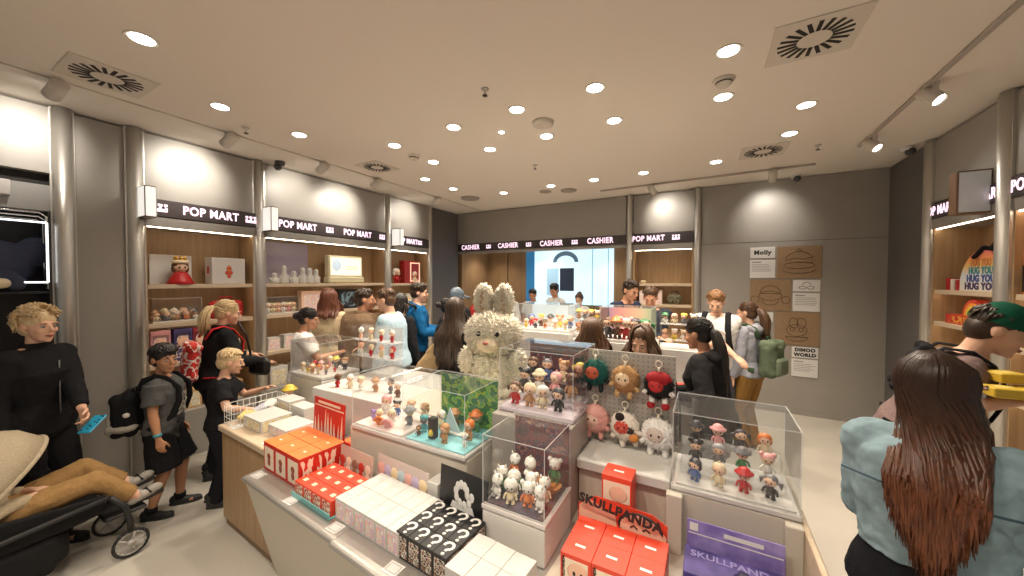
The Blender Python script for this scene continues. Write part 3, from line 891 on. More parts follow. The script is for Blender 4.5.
# white figures in the low case
ws = [(-.83, 1.37), (-.755, 1.36), (-.68, 1.38), (-.62, 1.375), (-.845, 1.44), (-.775, 1.43), (-.70, 1.455), (-.63, 1.45), (-.82, 1.52), (-.74, 1.52), (-.62, 1.545)]
wl = ['front row, first from the left', 'front row, second from the left', 'front row, third from the left', 'front row, by the right glass', 'middle row, by the left glass', 'middle row, second from the left', 'middle row, third from the left', 'middle row, by the boat', 'back row, leftmost', 'back row, centre', 'back row, by the wooden boat']
for i, ((x, y), lb) in enumerate(zip(ws, wl)):
    k = ('horns', 'hood', 'buns', 'horns')[i % 4]
    cl = (('white', 'cream', 'orange', 'white', 'green', 'white')[i % 6], 'white', 'white')
    fig(k, .115, cl, (x, y, .9125 + (.03 if i >= 8 else 0) if i != 10 else .957), '%s white figure in %s, %s, low plum case' % (KN[k], cl[0], lb), group='white figures in the low plum case')
t = thing('toy_boat', 'orange-brown wooden toy boat in the low case of white figures', 'toy', (-.665, 1.53, .9125))
MB().loft([[(-.05, -.03, .03), (.07, -.035, .03), (.085, 0, .035), (.07, .035, .03), (-.05, .03, .03)], [(-.045, -.02, .0), (.055, -.02, 0), (.065, 0, 0), (.055, .02, 0), (-.045, .02, 0)]], smooth=False).build('hull', wood('toy_wood', lin(200, 130, 60), lin(225, 160, 85), 'X'), t)
MB().lohi((-.045, -.028, .03), (.06, .028, .044)).build('deck', wood('toy_wood', 0, 0), t)
for i, (x, y) in enumerate(((-.77, 1.47), (-.80, 1.46))):
    tag(MB().lathe([(.012, 0), (.016, .01), (.03, .03), (.022, .05), (.002, .062)], n=9).build('toy_bush', pm('green'), None, (x, y + i * .02, .9125)), ('small green toy bush in the low plum case, nearer the glass front', 'small green toy bush in the low plum case, farther back')[i], 'toy')
# rows of doll figures in the corner case
t = thing('display_step', 'low white step under the middle row in the island corner case', 'riser', (.096, 1.862, 1.0085))
MB().clohi((-.2, -.045, 0), (.2, .045, .05), .001).build('block', acrylic('clear_step', haze=.12), t)
t = thing('display_step', 'taller white step under the back row in the island corner case', 'riser', (.096, 1.957, 1.0085))
MB().clohi((-.2, -.048, 0), (.2, .048, .10), .001).build('block', acrylic('clear_step'), t)
ec = [[('bob', ('blue', 'skin', 'charcoal')), ('hood', ('cream', 'skin', 'cream')), ('hat', ('red', 'skin', 'red')), ('pigtails', ('charcoal', 'skin', 'grey'))],
      [('buns', ('charcoal', 'skin', 'black')), ('bob', ('grey', 'skin', 'silver')), ('hat', ('green', 'skin', 'grey')), ('buns', ('white', 'skin', 'pink'))],
      [('hat', ('black', 'skin', 'charcoal')), ('hat', ('pink', 'skin', 'pink')), ('pigtails', ('charcoal', 'skin', 'charcoal')), ('bob', ('cream', 'skin', 'orange'))]]
for r in range(3):
    for i in range(4):
        k, cl = ec[r][i]
        fig(k, .105, cl, (-.042 + i * .092, (1.772, 1.862, 1.957)[r], (1.009, 1.0587, 1.1087)[r]), '%s doll in %s, %s, %s row of island corner case' % (KN[k], cl[0], where(i, 4), ('front', 'middle', 'back')[r]), group='doll figures in the island corner case')
# jungle case
zj = 1.0085
t = thing('toy_sail', 'pale blue pointed toy sail on the teal mat', 'toy', (-1.30, 1.63, zj))
MB().prism([(-.06, 0), (.07, 0), (-.01, .15)], -.004, .004, axes='XZ').build('sail', mat('pale_sail', lin(190, 215, 220), .4), t)
MB().clohi((-.07, -.02, 0), (.08, .02, .012), .003).build('hull', pm('white'), t)
t = thing('toy_box', 'tall black toy box with a yellow front on the teal mat', 'toy', (-1.352, 1.532, zj), .1)
MB().clohi((-.022, -.02, 0), (.022, .02, .115), .003).build('box', pm('black'), t)
MB().lathe([(.013, 0), (.016, .012), (.01, .03), (.002, .034)], n=9).at((0, 0, 0)).build('yellow_figure', pm('yellow'), t, (0, -.021, .02))
for x, y, z, k, cl, h, lb in ((-1.255, 1.515, 0, 'bob', ('tan', 'peach', 'tan'), .115, 'by the front glass, right of the black toy box'), (-1.29, 1.555, 0, 'hat', ('brown', 'tan', 'brown'), .085, 'between the black toy box and the tan figure'), (-1.445, 1.515, 0, 'hood', ('brown', 'tan', 'brown'), .06, 'smallest, near the front left corner'),
                              (-1.455, 1.57, 0, 'afro', ('teal', 'grey', 'teal'), .10, 'at the left front, greyish teal'), (-1.33, 1.70, .03, 'hat', ('brown', 'tan', 'tan'), .12, 'standing behind the pointed sail'), (-1.16, 1.61, 0, 'hood', ('tan', 'peach', 'orange'), .12, 'by the right glass'), (-1.19, 1.72, .05, 'hat', ('green', 'peach', 'orange'), .13, 'raised at the back right'), (-1.41, 1.67, .02, 'bob', ('cream', 'skin', 'white'), .11, 'in pale clothes at the back left'), (-1.13, 1.53, 0, 'horns', ('white', 'white', 'white'), .08, 'white, at the front right corner')):
    fig(k, h, cl, (x, y, zj), '%s figure on the teal mat, %s' % (KN[k], lb), group='figures in the jungle case')
# pastel case
for x, y, k, cl, h, lb in ((-1.86, 1.55, 'buns', ('lilac', 'lilac', 'lilac'), .07, 'lilac one at the left'), (-1.79, 1.53, 'hood', ('yellow', 'cream', 'cream'), .09, 'yellow one at the front'), (-1.70, 1.55, 'bob', ('white', 'cream', 'cream'), .10, 'cream one in front of the grey one'), (-1.60, 1.60, 'hat', ('grey', 'cream', 'silver'), .12, 'grey one at the right end'), (-1.88, 1.67, 'bob', ('white', 'skin', 'pink'), .13, 'large pink-haired one at the back left'),
                           (-1.79, 1.68, 'buns', ('blue', 'skin', 'charcoal'), .10, 'dark blue one in the back row'), (-1.68, 1.69, 'afro', ('peach', 'skin', 'peach'), .12, 'peach one in the back row'), (-1.57, 1.70, 'pigtails', ('cream', 'skin', 'tan'), .12, 'tan pigtailed one at the back right')):
    fig(k, h, cl, (x, y, zj), '%s pastel case figure, %s' % (KN[k], lb), group='figures in the pastel case')
def shell(c, x, y, lb):
    g = MB()
    for q in range(7):
        a = R(20 + q * 23)
        g.tube([(0, 0, .008), (.03 * math.cos(a), .02, .008 + .03 * math.sin(a)), (.05 * math.cos(a), .0, .01 + .045 * math.sin(a))], [.006, .012, .006], 6)
    tag(g.build('toy_shell', pm(c), None, (x, y, zj)), lb, 'toy')
shell('orange', -1.755, 1.495, 'orange scallop toy shell in the pastel case')
shell('pink', -1.685, 1.49, 'pink scallop toy shell in the pastel case')
# cube case pile, stand and plateau figures
pile = [(-3.38, 2.0), (-3.30, 2.0), (-3.22, 1.99), (-3.14, 2.0), (-3.07, 2.03), (-3.36, 2.1), (-3.27, 2.11), (-3.18, 2.1), (-3.09, 2.13), (-3.3, 2.22), (-3.2, 2.22), (-3.08, 2.23)]
cc = ['cream', 'yellow', 'tan', 'cream', 'grey', 'peach', 'orange', 'tan', 'red', 'pink', 'brown', 'charcoal']
for i, (x, y) in enumerate(pile):
    k = ('hood', 'bob', 'hat', 'afro')[i % 4]
    fig(k, .09 if i < 9 else .12, (cc[i], 'skin', cc[(i + 3) % 12]), (x, y, 1.031), '%s figure in %s, %s, in the cube case' % (KN[k], cc[i], 'front row, ' + where(i, 5) if i < 5 else 'middle row, ' + where(i - 5, 4) if i < 9 else 'back row, ' + where(i - 9, 3)), group='figures in the cube case')
t = thing('figure_stand', 'clear two-shelf stand of red and cream figures behind the pastel case', 'display stand', (-2.715, 2.30, 1.0))
for z in (.185, .335):
    MB().clohi((-.285, -.06, z - .006), (.285, .06, z), .001).build('shelf', acrylic('clear_stand', haze=.25), t)
for x in (-.283, .277):
    MB().lohi((x, -.06, 0), (x + .006, .06, .46)).build('side_panel', M_ACR, t)
MB().lohi((-.277, .054, 0), (.277, .06, .46)).build('back_panel', acrylic('clear_stand'), t)
sc = [('peach', 'white', 'white'), ('cream', 'skin', 'cream'), ('red', 'skin', 'cream'), ('red', 'skin', 'white'), ('white', 'peach', 'peach'), ('red', 'peach', 'cream'), ('cream', 'skin', 'peach'), ('red', 'skin', 'red')]
for i, cl in enumerate(sc):
    r, q = divmod(i, 4)
    k = ('hood', 'afro', 'bob', 'horns')[(i + r) % 4]
    fig(k, .115, cl, (-2.93 + q * .142, 2.295, (1.3355, 1.1855)[r]), '%s figure in %s, %s, %s shelf of clear stand' % (KN[k], cl[0], where(q, 4), ('upper', 'lower')[r]), group='figures on the clear stand')
for i, (x, y, k, cl) in enumerate(((-2.72, 1.90, 'bob', ('red', 'brown', 'brown')), (-2.6, 1.93, 'hood', ('cream', 'skin', 'white')), (-2.47, 1.93, 'afro', ('white', 'skin', 'cream')), (-2.34, 1.97, 'hat', ('tan', 'skin', 'tan')), (-2.2, 2.0, 'buns', ('grey', 'skin', 'brown')), (-2.08, 1.96, 'afro', ('brown', 'skin', 'white')))):
    fig(k, .12, cl, (x, y, 1.0), '%s figure in %s, %s on the white plateau' % (KN[k], cl[0], where(i, 6)), group='figures on the white plateau')
# ------------------------------------------------------------------ boxed toys on the steel shelf
M_ORANGE = mat('orange_box', lin(236, 128, 66), .45)
M_REDBOX = mat('red_box', lin(200, 45, 32), .45)
M_REDOR = mat('red_orange_box', lin(226, 72, 48), .42)
M_CREAM = mat('cream_print', lin(240, 222, 200), .45)
M_WBOX = mat('white_box', (.58, .565, .545), .45)
M_PKRED = multi('red_cream_print', [lin(200, 40, 35), lin(235, 205, 180), lin(170, 30, 30), lin(240, 220, 200), lin(205, 60, 45)], 26, .4)
M_PASTEL = multi('pastel_print', [lin(245, 235, 228), lin(235, 200, 200), lin(225, 225, 215), lin(240, 190, 175), lin(205, 190, 215), lin(240, 235, 230)], 22, .4)
M_BWPRINT = multi('black_white_print', [lin(20, 18, 18), lin(215, 205, 190), lin(30, 28, 28), lin(160, 110, 80), lin(220, 215, 205), lin(25, 22, 22)], 55, .4)
CA, SA = math.cos(R(-4.2)), math.sin(R(-4.2))
def shelfpt(u, v, z=.7205):
    return (-2.43 + u * CA - v * SA, 1.06 + u * SA + v * CA, z)
def toybox(label, loc, rz, d, m, front=None, side=None, mark=None, name='toy_box', group=None, logo=None, top=None):
    """a carton with printed front panel, optional side print and top mark"""
    o = MB().clohi((-d[0] / 2, -d[1] / 2, 0), (d[0] / 2, d[1] / 2, d[2]), .0015).build(name, m, None, loc, rz)
    tag(o, label, 'toy box', group)
    if front:
        MB().lohi((-d[0] * .40, -d[1] / 2 - .0008, d[2] * .10), (d[0] * .40, -d[1] / 2, d[2] * .86)).build('front_print', front, o)
    if side:
        MB().lohi((d[0] / 2, -d[1] * .44, d[2] * .08), (d[0] / 2 + .0008, d[1] * .44, d[2] * .9)).build('side_print', side, o)
    if mark:
        MB().lohi((-d[0] * mark[1], -d[1] * mark[2], d[2]), (d[0] * mark[1], d[1] * mark[2], d[2] + .0006)).build('top_mark', mark[0], o)
    return o
AZ = R(-4.2)
def grid(nx, ny, u0, v0, d, gap, fn):
    for j in range(ny):
        for i in range(nx):
            fn(i, j, shelfpt(u0 + (i + .5) * (d[0] + gap), v0 + (j + .5) * (d[1] + gap)))
RW = {1: ['only'], 2: ['front', 'back'], 3: ['front', 'middle', 'back']}
# tall orange cartons
M_DRIP = multi('red_drip_print', [lin(196, 40, 30), lin(205, 50, 38), lin(240, 222, 200), lin(190, 36, 30)], 9, .45, (1, 2.2, .9))
def f(i, j, p):
    o = toybox('tall orange-topped carton, %s, %s row of the orange block' % (where(i, 3), RW[2][j]), p, AZ, (.143, .135, .172), M_REDBOX, M_CREAM, M_DRIP, None, 'toy_carton', 'tall orange cartons')
    MB().clohi((-.0705, -.0665, .172), (.0705, .0665, .1735), .0005).build('lid', M_ORANGE, o)
    if j == 0:
        MB().ball((0, -.069, .06), (.018, .002, .024), 10).ball((0, -.069, .095), (.022, .002, .02), 10).build('figure_print', mat('brown_print', lin(150, 70, 50), .5), o)
    MB().lohi((-.012, -.006, .1735), (.012, .006, .1741)).build('top_mark', M_CREAM, o)
grid(3, 2, .0, .12, (.143, .135, .172), .002, f)
def header(label, loc, rz, w, h, m, tilt=R(-8), lip=None, group='upright header cards', name='header_card', th=.004):
    t = thing(name, label, 'display card', loc, rz, group)
    MB().at(rx=tilt).clohi((-w / 2, -th / 2, 0), (w / 2, th / 2, h), .001).build('card', m, t)
    return t
h = header('red header card with cream flames behind the orange cartons', shelfpt(.18, .425, .7205), AZ, .37, .37, M_REDBOX, R(-3))
fl = MB().at(rx=R(-3))
rr = random.Random(4)
for i in range(9):
    x = -.155 + i * .038
    k = rr.uniform(.10, .2)
    fl.prism([(x - .022, .02), (x + .022, .02), (x + .016, .05 + k * .5), (x + rr.uniform(-.01, .01), .11 + k)], -.0045, -.0022, axes='XZ')
fl.build('flame_print', M_CREAM, h)
MB().at(rx=R(-3)).lohi((-.17, -.0042, .315), (.17, -.0022, .322)).lohi((-.13, -.0042, .335), (.13, -.0022, .35)).build('title_print', M_CREAM, h)
# small red-orange cartons in a teal tray
t = thing('display_tray', 'pale teal tray under the small red-orange cartons', 'tray', shelfpt(.635, .215, .7205), AZ)
MB().clohi((-.182, -.145, 0), (.182, .125, .006), .002).clohi((-.182, -.145, 0), (.182, -.139, .03), .002).build('tray', mat('teal_acrylic', lin(120, 185, 185), .2), t)
M_DOT = mat('cream_dot', lin(245, 215, 185), .5)
grid(4, 3, .458, .085, (.086, .074, .078), .002, lambda i, j, p: toybox('small red-orange carton, %s, %s row in the teal tray' % (where(i, 4), RW[3][j]), (p[0], p[1], .7268), AZ, (.086, .074, .078), M_REDOR, M_PKRED, None, (M_DOT, .16, .16), 'toy_carton', 'small red-orange cartons'))
M_CLEARP = acrylic('printed_clear', haze=.45, hcol=lin(225, 205, 190))
h = header('clear header card with red-capped figures behind the small red-orange cartons', shelfpt(.585, .355), AZ, .335, .17, M_CLEARP, R(-6))
def printfigs(h, n, w, z0, s, cols, tilt):
    for i in range(n):
        x = -w / 2 + (i + .5) * w / n
        MB().at(rx=tilt).ball((x, -.003, z0 + s * .95), (s * .42, .0015, s * .38), 10).ball((x, -.003, z0 + s * .3), (s * .3, .0014, s * .38), 9).build('figure_print', mat('print_%d%d%d' % tuple(int(q * 99) for q in cols[i % len(cols)]), cols[i % len(cols)], .5), h)
printfigs(h, 5, .31, .02, .07, [lin(200, 60, 50), lin(235, 210, 190), lin(150, 110, 90)], R(-6))
# white cartons
grid(6, 2, .822, .10, (.077, .135, .105), .0015, lambda i, j, p: toybox('white carton with pastel front, %s, %s row beside the black question boxes' % (where(i, 6), RW[2][j]), p, AZ, (.077, .135, .105), M_WBOX, M_PASTEL, None, (mat('pale_mark', lin(225, 215, 210), .5), .16, .06), 'toy_carton', 'white cartons with pastel fronts'))
h = header('clear header card with pastel figures behind the white cartons', shelfpt(.955, .388), AZ, .41, .185, acrylic('printed_clear_pink', haze=.45, hcol=lin(235, 215, 210)), R(-5))
printfigs(h, 7, .39, .03, .085, [lin(235, 180, 170), lin(200, 185, 215), lin(240, 215, 175), lin(190, 205, 215)], R(-5))
toybox('lone white carton wedged behind the pastel header card', shelfpt(1.19, .44), AZ, (.075, .09, .15), M_WBOX, name='toy_carton')
# black question mark cartons
_g = MB()
_g.tube([(.019 * math.cos(a) - .0, .012 + .019 * math.sin(a), 0) for a in [R(190 - 24 * k) for k in range(12)]] + [(.002, -.008, 0), (.0, -.017, 0)], .0062, 8, up=(0, 0, 1), flat=.1)
_g.lathe([(.0075, 0), (.0075, .0006)], (0, -.031, 0), 12)
_qme = _g.mesh('question_mark')
_qme.materials.append(M_PAPER)
def f(i, j, p):
    o = toybox('black question mark carton, %s, %s row' % (where(i, 4), RW[3][j]), p, AZ, (.0715, .083, .112), M_BLACK, M_BWPRINT, M_BWPRINT, None, 'toy_carton', 'black question mark cartons')
    q = link('question_mark', _qme, o, (0, .003, .1122))
    q.rotation_euler = (0, 0, R(8))
    q.scale = (1.1, 1, 1)
grid(4, 3, 1.272, .105, (.0715, .083, .112), .001, f)
h = header('black header card with a white swirl behind the question mark cartons', shelfpt(1.405, .372), AZ, .292, .275, M_BLACK, R(-4))
g = MB().at(rx=R(-4))
for q in range(11):
    a = q * .62
    g.ball((.055 * math.cos(a) * (.5 + q * .05), -.003, .175 + .06 * math.sin(a) * (.5 + q * .05)), (.016, .0012, .022), 7)
g.prism([(-.075, .09), (.075, .09), (.06, .125), (-.06, .125)], -.0035, -.0018, axes='XZ')
g.build('swirl_print', M_PAPER, h)
# plain white cartons
grid(3, 2, 1.567, .09, (.093, .105, .10), .0012, lambda i, j, p: toybox('plain white carton, %s, %s row below the low plum case' % (where(i, 3), RW[2][j]), p, AZ, (.093, .105, .10), M_WBOX, None, None, None, 'toy_carton', 'plain white cartons'))
# little red cartons behind
for i in range(2):
    toybox('little red carton by the white riser, %s of two behind the tray' % ('left', 'right')[i], (-2.11 + i * .085, 1.57 - i * .006, .7205), AZ, (.08, .10, .098), M_REDBOX, M_PKRED, M_PKRED, (M_ORANGE, .4, .4), 'toy_carton', 'little red cartons')
# price cards along the front
for i, (u, v) in enumerate(((.063, .068), (.49, .052), (.888, .062), (1.318, .055))):
    o = MB().at((0, 0, 0)).clohi((-.038, -.03, 0), (.038, .03, .002), .0005).build('price_card', M_PAPER, None, shelfpt(u, v, .7202), AZ + R(4))
    tag(o, 'white price card on the steel shelf edge, %s' % ('before the orange cartons', 'before the small red-orange cartons', 'before the white pastel cartons', 'before the black question mark cartons')[i], 'price card', 'price cards')
    MB().lohi((-.03, -.022, .002), (.03, .022, .0024)).build('frame', mat('card_grey', (.42, .41, .39), .6), o)
    MB().lohi((-.026, -.018, .0024), (.026, .018, .0028)).build('centre', M_PAPER, o)
o = MB().clohi((-.045, -.035, 0), (.045, .035, .002), .0005).build('price_card', M_PAPER, None, (-3.13, 1.34, .7805), R(-3))
tag(o, 'white card lying on the oak counter edge near the boy', 'price card')
o = MB().clohi((-.045, -.035, 0), (.045, .035, .002), .0005).build('price_card', M_PAPER, None, (-2.62, 1.315, .7805), R(-3))
tag(o, 'white card lying on the oak counter in front of the white cartons', 'price card')

# red cartons in the right hand niche
M_SKF = mat('pink_print', lin(236, 190, 165), .5)
def skull(o, w, z0, y):
    MB().ball((.01, y, z0 + .035), (.042, .001, .038), 12).build('face_print', M_SKF, o)
    MB().ball((-.005, y - .0006, z0 + .03), (.007, .001, .01), 8).ball((.024, y - .0006, z0 + .03), (.007, .001, .01), 8).build('eye_print', M_PAPERINK, o)
for j in range(2):
    for i in range(3):
        o = toybox('red-orange carton with white top tab, %s, %s row under the pegboard' % (where(i, 3), RW[2][j]), (-.43 + i * .1225, 1.345 + j * .1225, .7205), 0, (.121, .121, .128), M_REDOR, M_CREAM, None, (M_PAPER, .17, .05), 'toy_carton', 'red-orange cartons under the pegboard')
        if j == 0:
            skull(o, .12, .03, -.0618)
            text('SKULLPANDA', .017, o, (-.048, -.0622, .064), (PI / 2, -PI / 2, 0), bold=.0006, ext=.0002)
h = thing('header_card', 'red header card reading SKULLPANDA under the pegboard', 'display card', (-.312, 1.545, .7205), 0)
MB().at(rx=R(-4)).prism([(-.195, 0), (.18, 0), (.18, .175), (.12, .205), (-.12, .215), (-.195, .165)], -.002, .002, axes='XZ').build('card', M_REDOR, h)
MB().at(rx=R(-4)).prism([(-.19, .10), (-.02, .10), (-.03, .16), (-.15, .195), (-.19, .16)], -.003, -.0021, axes='XZ').build('pale_print', M_SKF, h)
MB().at(rx=R(-4)).prism([(.13, .06), (.178, .06), (.178, .11), (.13, .13)], -.003, -.0021, axes='XZ').build('white_print', M_PAPER, h)
MB().at(rx=R(-4)).ball((.075, -.012, .135), (.085, .0015, .06), 16).ball((.155, -.012, .125), (.024, .0015, .024), 10).build('face_print', M_SKF, h)
g = MB().at(rx=R(-4))
for a in (.05, .10):
    g.tube([(a - .014, -.0145, .135), (a, -.0145, .146), (a + .014, -.0145, .135)], .003, 5)
g.tube(arc(.075, 0, .092, .077, 20, 170, 14) and [(x, -.013, .135 + z) for x, z in arc(.075, 0, .087, .062, 5, 185, 16)], .004, 5)
g.build('outline_print', M_PAPERINK, h)
tx = text('SKULLPANDA', .053, h, (-.01, -.0165, .192), (PI / 2 - R(4), R(6), 0), bold=.0028, ext=.0008)
o = toybox('red-orange carton stored behind the SKULLPANDA card', (-.345, 1.64, .7205), 0, (.13, .11, .31), M_REDOR, None, None, (M_PAPER, .17, .06), 'toy_carton')
MB().lohi((-.058, -.0562, .20), (.058, -.055, .285)).build('front_print', M_CREAM, o)
MB().ball((.008, -.0565, .235), (.04, .001, .035), 12).build('face_print', M_SKF, o)
# violet boxes in the corner niche
M_VIO = noisy('violet_print', lin(120, 105, 175), lin(160, 145, 205), 14, .4)
M_VIOD = noisy('deep_violet_print', lin(52, 42, 100), lin(95, 80, 150), 9, .4)
h = thing('header_card', 'violet header card with deep violet lettered front in the corner niche', 'display card', (.096, 1.60, .7205), 0)
MB().at(rx=R(-6)).clohi((-.16, -.003, 0), (.165, .003, .20), .001).build('card', M_VIO, h)
MB().at(rx=R(-6)).lohi((-.155, -.0042, .148), (.16, -.003, .152)).lohi((-.15, -.0042, .16), (-.12, -.003, .19)).lohi((-.03, -.0042, .165), (.10, -.003, .18)).build('white_print', M_PAPER, h)
o = MB().clohi((-.165, -.075, 0), (.165, .075, .115), .002).build('toy_carton', M_VIOD, None, (.096, 1.505, .7205))
tag(o, 'deep violet lettered carton in the corner niche', 'toy box')
text('SKULLPANDA', .046, o, (0, .035, .1152), (0, 0, 0), mat('silver_violet_ink', lin(150, 140, 190), .3, .3), bold=.0006)
MB().ball((.03, -.02, .1155), (.035, .03, .001), 12).ball((.03, .004, .1155), (.018, .02, .0012), 10).build('figure_print', mat('ink_violet', lin(28, 22, 60), .4), o)
for i in range(3):
    toybox('pale violet carton, %s in front of the lettered one' % where(i, 3), (-.012 + i * .1085, 1.375, .7205), 0, (.107, .10, .09), M_VIO, M_VIOD, None, None, 'toy_carton', 'pale violet cartons')

# goods on the oak counter
M_CREAMBOX = multi('cream_pack_print', [lin(235, 225, 195), lin(225, 205, 150), lin(240, 235, 220), lin(205, 195, 175)], 30, .5)
def pack(label, c, d, rz, front):
    o = toybox(label, (c[0], c[1], .7805), rz, d, M_WBOX, front, front, None, 'toy_carton')
    return o
pack('wide white-topped carton on the oak counter beside the wire basket', (-2.955, 1.475), (.27, .22, .088), R(-2), M_CREAMBOX)
pack('white-topped carton between the wide carton and the orange cartons', (-2.66, 1.485), (.25, .20, .072), R(-3), M_PASTEL)
pack('tall cream-fronted carton at the back of the oak counter', (-3.03, 1.69), (.20, .13, .135), R(-4), M_CREAMBOX)
pack('white carton against the plateau at the back of the oak counter', (-2.80, 1.665), (.20, .11, .125), R(-3), None)
t = thing('wire_basket', 'white wire basket of packets on the oak counter', 'basket', (-3.195, 1.515, .7805), R(-3))
g = MB()
bx, by, bh = .085, .19, .15
for z in (.004, .052, .1, bh):
    r_ = .003 if z in (.004, bh) else .0018
    for a, b_ in (((-bx, -by), (bx, -by)), ((bx, -by), (bx, by)), ((bx, by), (-bx, by)), ((-bx, by), (-bx, -by))):
        g.cyl((*a, z), (*b_, z), r_, n=6)
for i in range(5):
    x = -bx + 2 * bx * i / 4
    for y in (-by, by):
        g.cyl((x, y, 0), (x, y, bh), .0018, n=6)
    g.cyl((x, -by, .004), (x, by, .004), .0018, n=6)
for i in range(1, 9):
    y = -by + 2 * by * i / 9
    for x in (-bx, bx):
        g.cyl((x, y, 0), (x, y, bh), .0018, n=6)
g.build('wire_frame', mat('white_wire', (.8, .79, .77), .35), t)
for i, (y, c, a, lb) in enumerate(((-.06, lin(235, 215, 130), .3, 'yellow packet lying in the wire basket'), (.04, lin(205, 210, 225), -.4, 'pale blue packet leaning in the wire basket'), (.12, lin(240, 236, 225), .2, 'white packet at the back of the wire basket'))):
    o = MB().at(rx=R(25), rz=a).cbox((0, 0, .04), (.11, .09, .03), .008).build('packet', mat('packet_%d' % i, c, .4), None, (-3.195, 1.515 + y, .7905 + .02 * i), 0)
    tag(o, lb, 'packet')
o = fig('hat', .19, ('green', 'skin', 'yellow'), (-3.255, 1.80, .7805), 'green toy figure with a yellow hat behind the wire basket')

# ------------------------------------------------------------------ keychain plush toys on the pegboard
def fuzz(c, r, n, ln, mb, mi=0, seed=1, rot=None):
    """short tufts standing out of an ellipsoid"""
    rr = random.Random(seed)
    for _ in range(n):
        z = rr.uniform(-1, 1)
        a = rr.uniform(0, 2 * PI)
        q = math.sqrt(1 - z * z)
        d = Vector((q * math.cos(a), q * math.sin(a), z))
        p = Vector(c) + Vector((d.x * r[0], d.y * r[1], d.z * r[2])) * .96
        nrm = Vector((d.x / r[0], d.y / r[1], d.z / r[2])).normalized()
        nrm = (nrm + Vector((rr.uniform(-.5, .5), rr.uniform(-.5, .5), rr.uniform(-.6, .3)))).normalized()
        u = nrm.orthogonal().normalized() * ln * .28
        w = nrm.cross(u).normalized() * ln * .28
        tip = p + nrm * ln * rr.uniform(.6, 1.2)
        mb.add([p + u, p - u * .5 + w, p - u * .5 - w, tip], [(0, 1, 3), (1, 2, 3), (2, 0, 3)], mi, True)
    return mb
def plush(label, x, z, fur, face, s=.075, hat=None, limbs=None, patch=None, tilt=0, feet=None):
    t = thing('plush_keychain', label, 'keychain', (x, 1.938, z), 0, 'plush keychains on the pegboard')
    mf = noisy('fur_%d_%d_%d' % tuple(int(q * 255) for q in fur), fur, tuple(min(1, q * 1.15) for q in fur), 60, .9)
    b = MB().at(ry=tilt).ball((0, 0, 0), (s, s * .55, s * .98), 16)
    fuzz((0, 0, 0), (s, s * .55, s * .98), 420, s * .2, b, seed=int(x * 1000 + z * 77))
    b.build('body', mf, t)
    MB().at(ry=tilt).ball((-s * .12, -s * .40, s * .05), (s * .55, s * .26, s * .5), 14).build('face', mat('plush_face_%d' % int(sum(face) * 99), face, .6), t)
    e = MB().at(ry=tilt)
    for q in (-1, 1):
        e.ball((-s * .12 + q * s * .22, -s * .63, s * .08), (s * .07, s * .04, s * .085), 8)
    e.build('eyes', M_BLACK, t)
    ml = mat('plush_limb_%d' % int(sum(limbs or fur) * 999), limbs or fur, .8)
    for q in (-1, 1):
        MB().at(ry=tilt).tube([(q * s * .4, 0, -s * .8), (q * s * .45, -s * .05, -s * 1.25), (q * s * .45, -s * .15, -s * 1.4)], [s * .22, s * .2, s * .14], 8).build('leg', ml, t)
        MB().at(ry=tilt).tube([(q * s * .75, -s * .1, -s * .4), (q * s * 1.05, -s * .2, -s * .62)], [s * .18, s * .16], 8).build('arm', ml, t)
    if hat:
        MB().at(ry=tilt).ball((0, .0, s * .42), (s * .92, s * .6, s * .62), 14).build('hood', mat('plush_hat_%d' % int(sum(hat) * 999), hat, .8), t)
    if patch:
        pb = MB().at(ry=tilt)
        for c, px, pz in patch:
            pb2 = MB().at(ry=tilt).ball((px * s, -s * .36, pz * s), (s * .34, s * .25, s * .30), 10)
            pb2.build('patch', mat('plush_patch_%d' % int(sum(c) * 999), c, .8), t)
    if feet:
        for q in (-1, 1):
            MB().ball((q * s * .5, -s * .1, -s * 1.45), (s * .3, s * .4, s * .26), 10).build('shoe', mat('plush_shoe_%d' % int(sum(feet) * 999), feet, .6), t)
    ring = MB()
    zr = s * 1.0
    for k in range(14):
        a0, a1 = 2 * PI * k / 14, 2 * PI * (k + 1) / 14
        ring.cyl((.016 * math.cos(a0), 0, zr + .038 + .018 * math.sin(a0)), (.016 * math.cos(a1), 0, zr + .038 + .018 * math.sin(a1)), .0032, n=6)
    ring.cyl((0, 0, zr * .8), (0, 0, zr + .022), .006, n=7)
    ring.build('ring', mat('ivory_ring', lin(230, 220, 200), .4), t)
    return t
plush('dark teal plush keychain with orange face, top left on the pegboard', -.54, 1.390, lin(25, 85, 78), lin(200, 95, 65), hat=None, limbs=lin(20, 30, 32), s=.072)
plush('cream plush keychain with tan side, top middle on the pegboard', -.38, 1.375, lin(180, 140, 95), lin(240, 215, 180), limbs=lin(205, 170, 120), tilt=.1, s=.072)
plush('red-capped plush keychain with white cuffs, top right on the pegboard', -.215, 1.365, lin(30, 26, 28), lin(200, 50, 50), hat=lin(165, 22, 30), limbs=lin(240, 236, 230), feet=lin(170, 20, 35), s=.07)
plush('pink fluffy plush keychain, bottom left on the pegboard', -.54, 1.135, lin(236, 180, 170), lin(240, 205, 185), hat=lin(235, 175, 165), limbs=lin(225, 160, 150), s=.075)
plush('white plush keychain with orange and dark patches, bottom middle on the pegboard', -.38, 1.125, lin(238, 230, 218), lin(205, 75, 60), patch=[(lin(60, 40, 32), .35, -.2), (lin(40, 30, 28), -.1, .75), (lin(215, 140, 70), .5, -.75)], tilt=-.25, s=.075)
plush('white fluffy plush keychain, bottom right on the pegboard', -.215, 1.115, lin(240, 238, 235), lin(215, 200, 190), limbs=lin(240, 238, 235), s=.08)

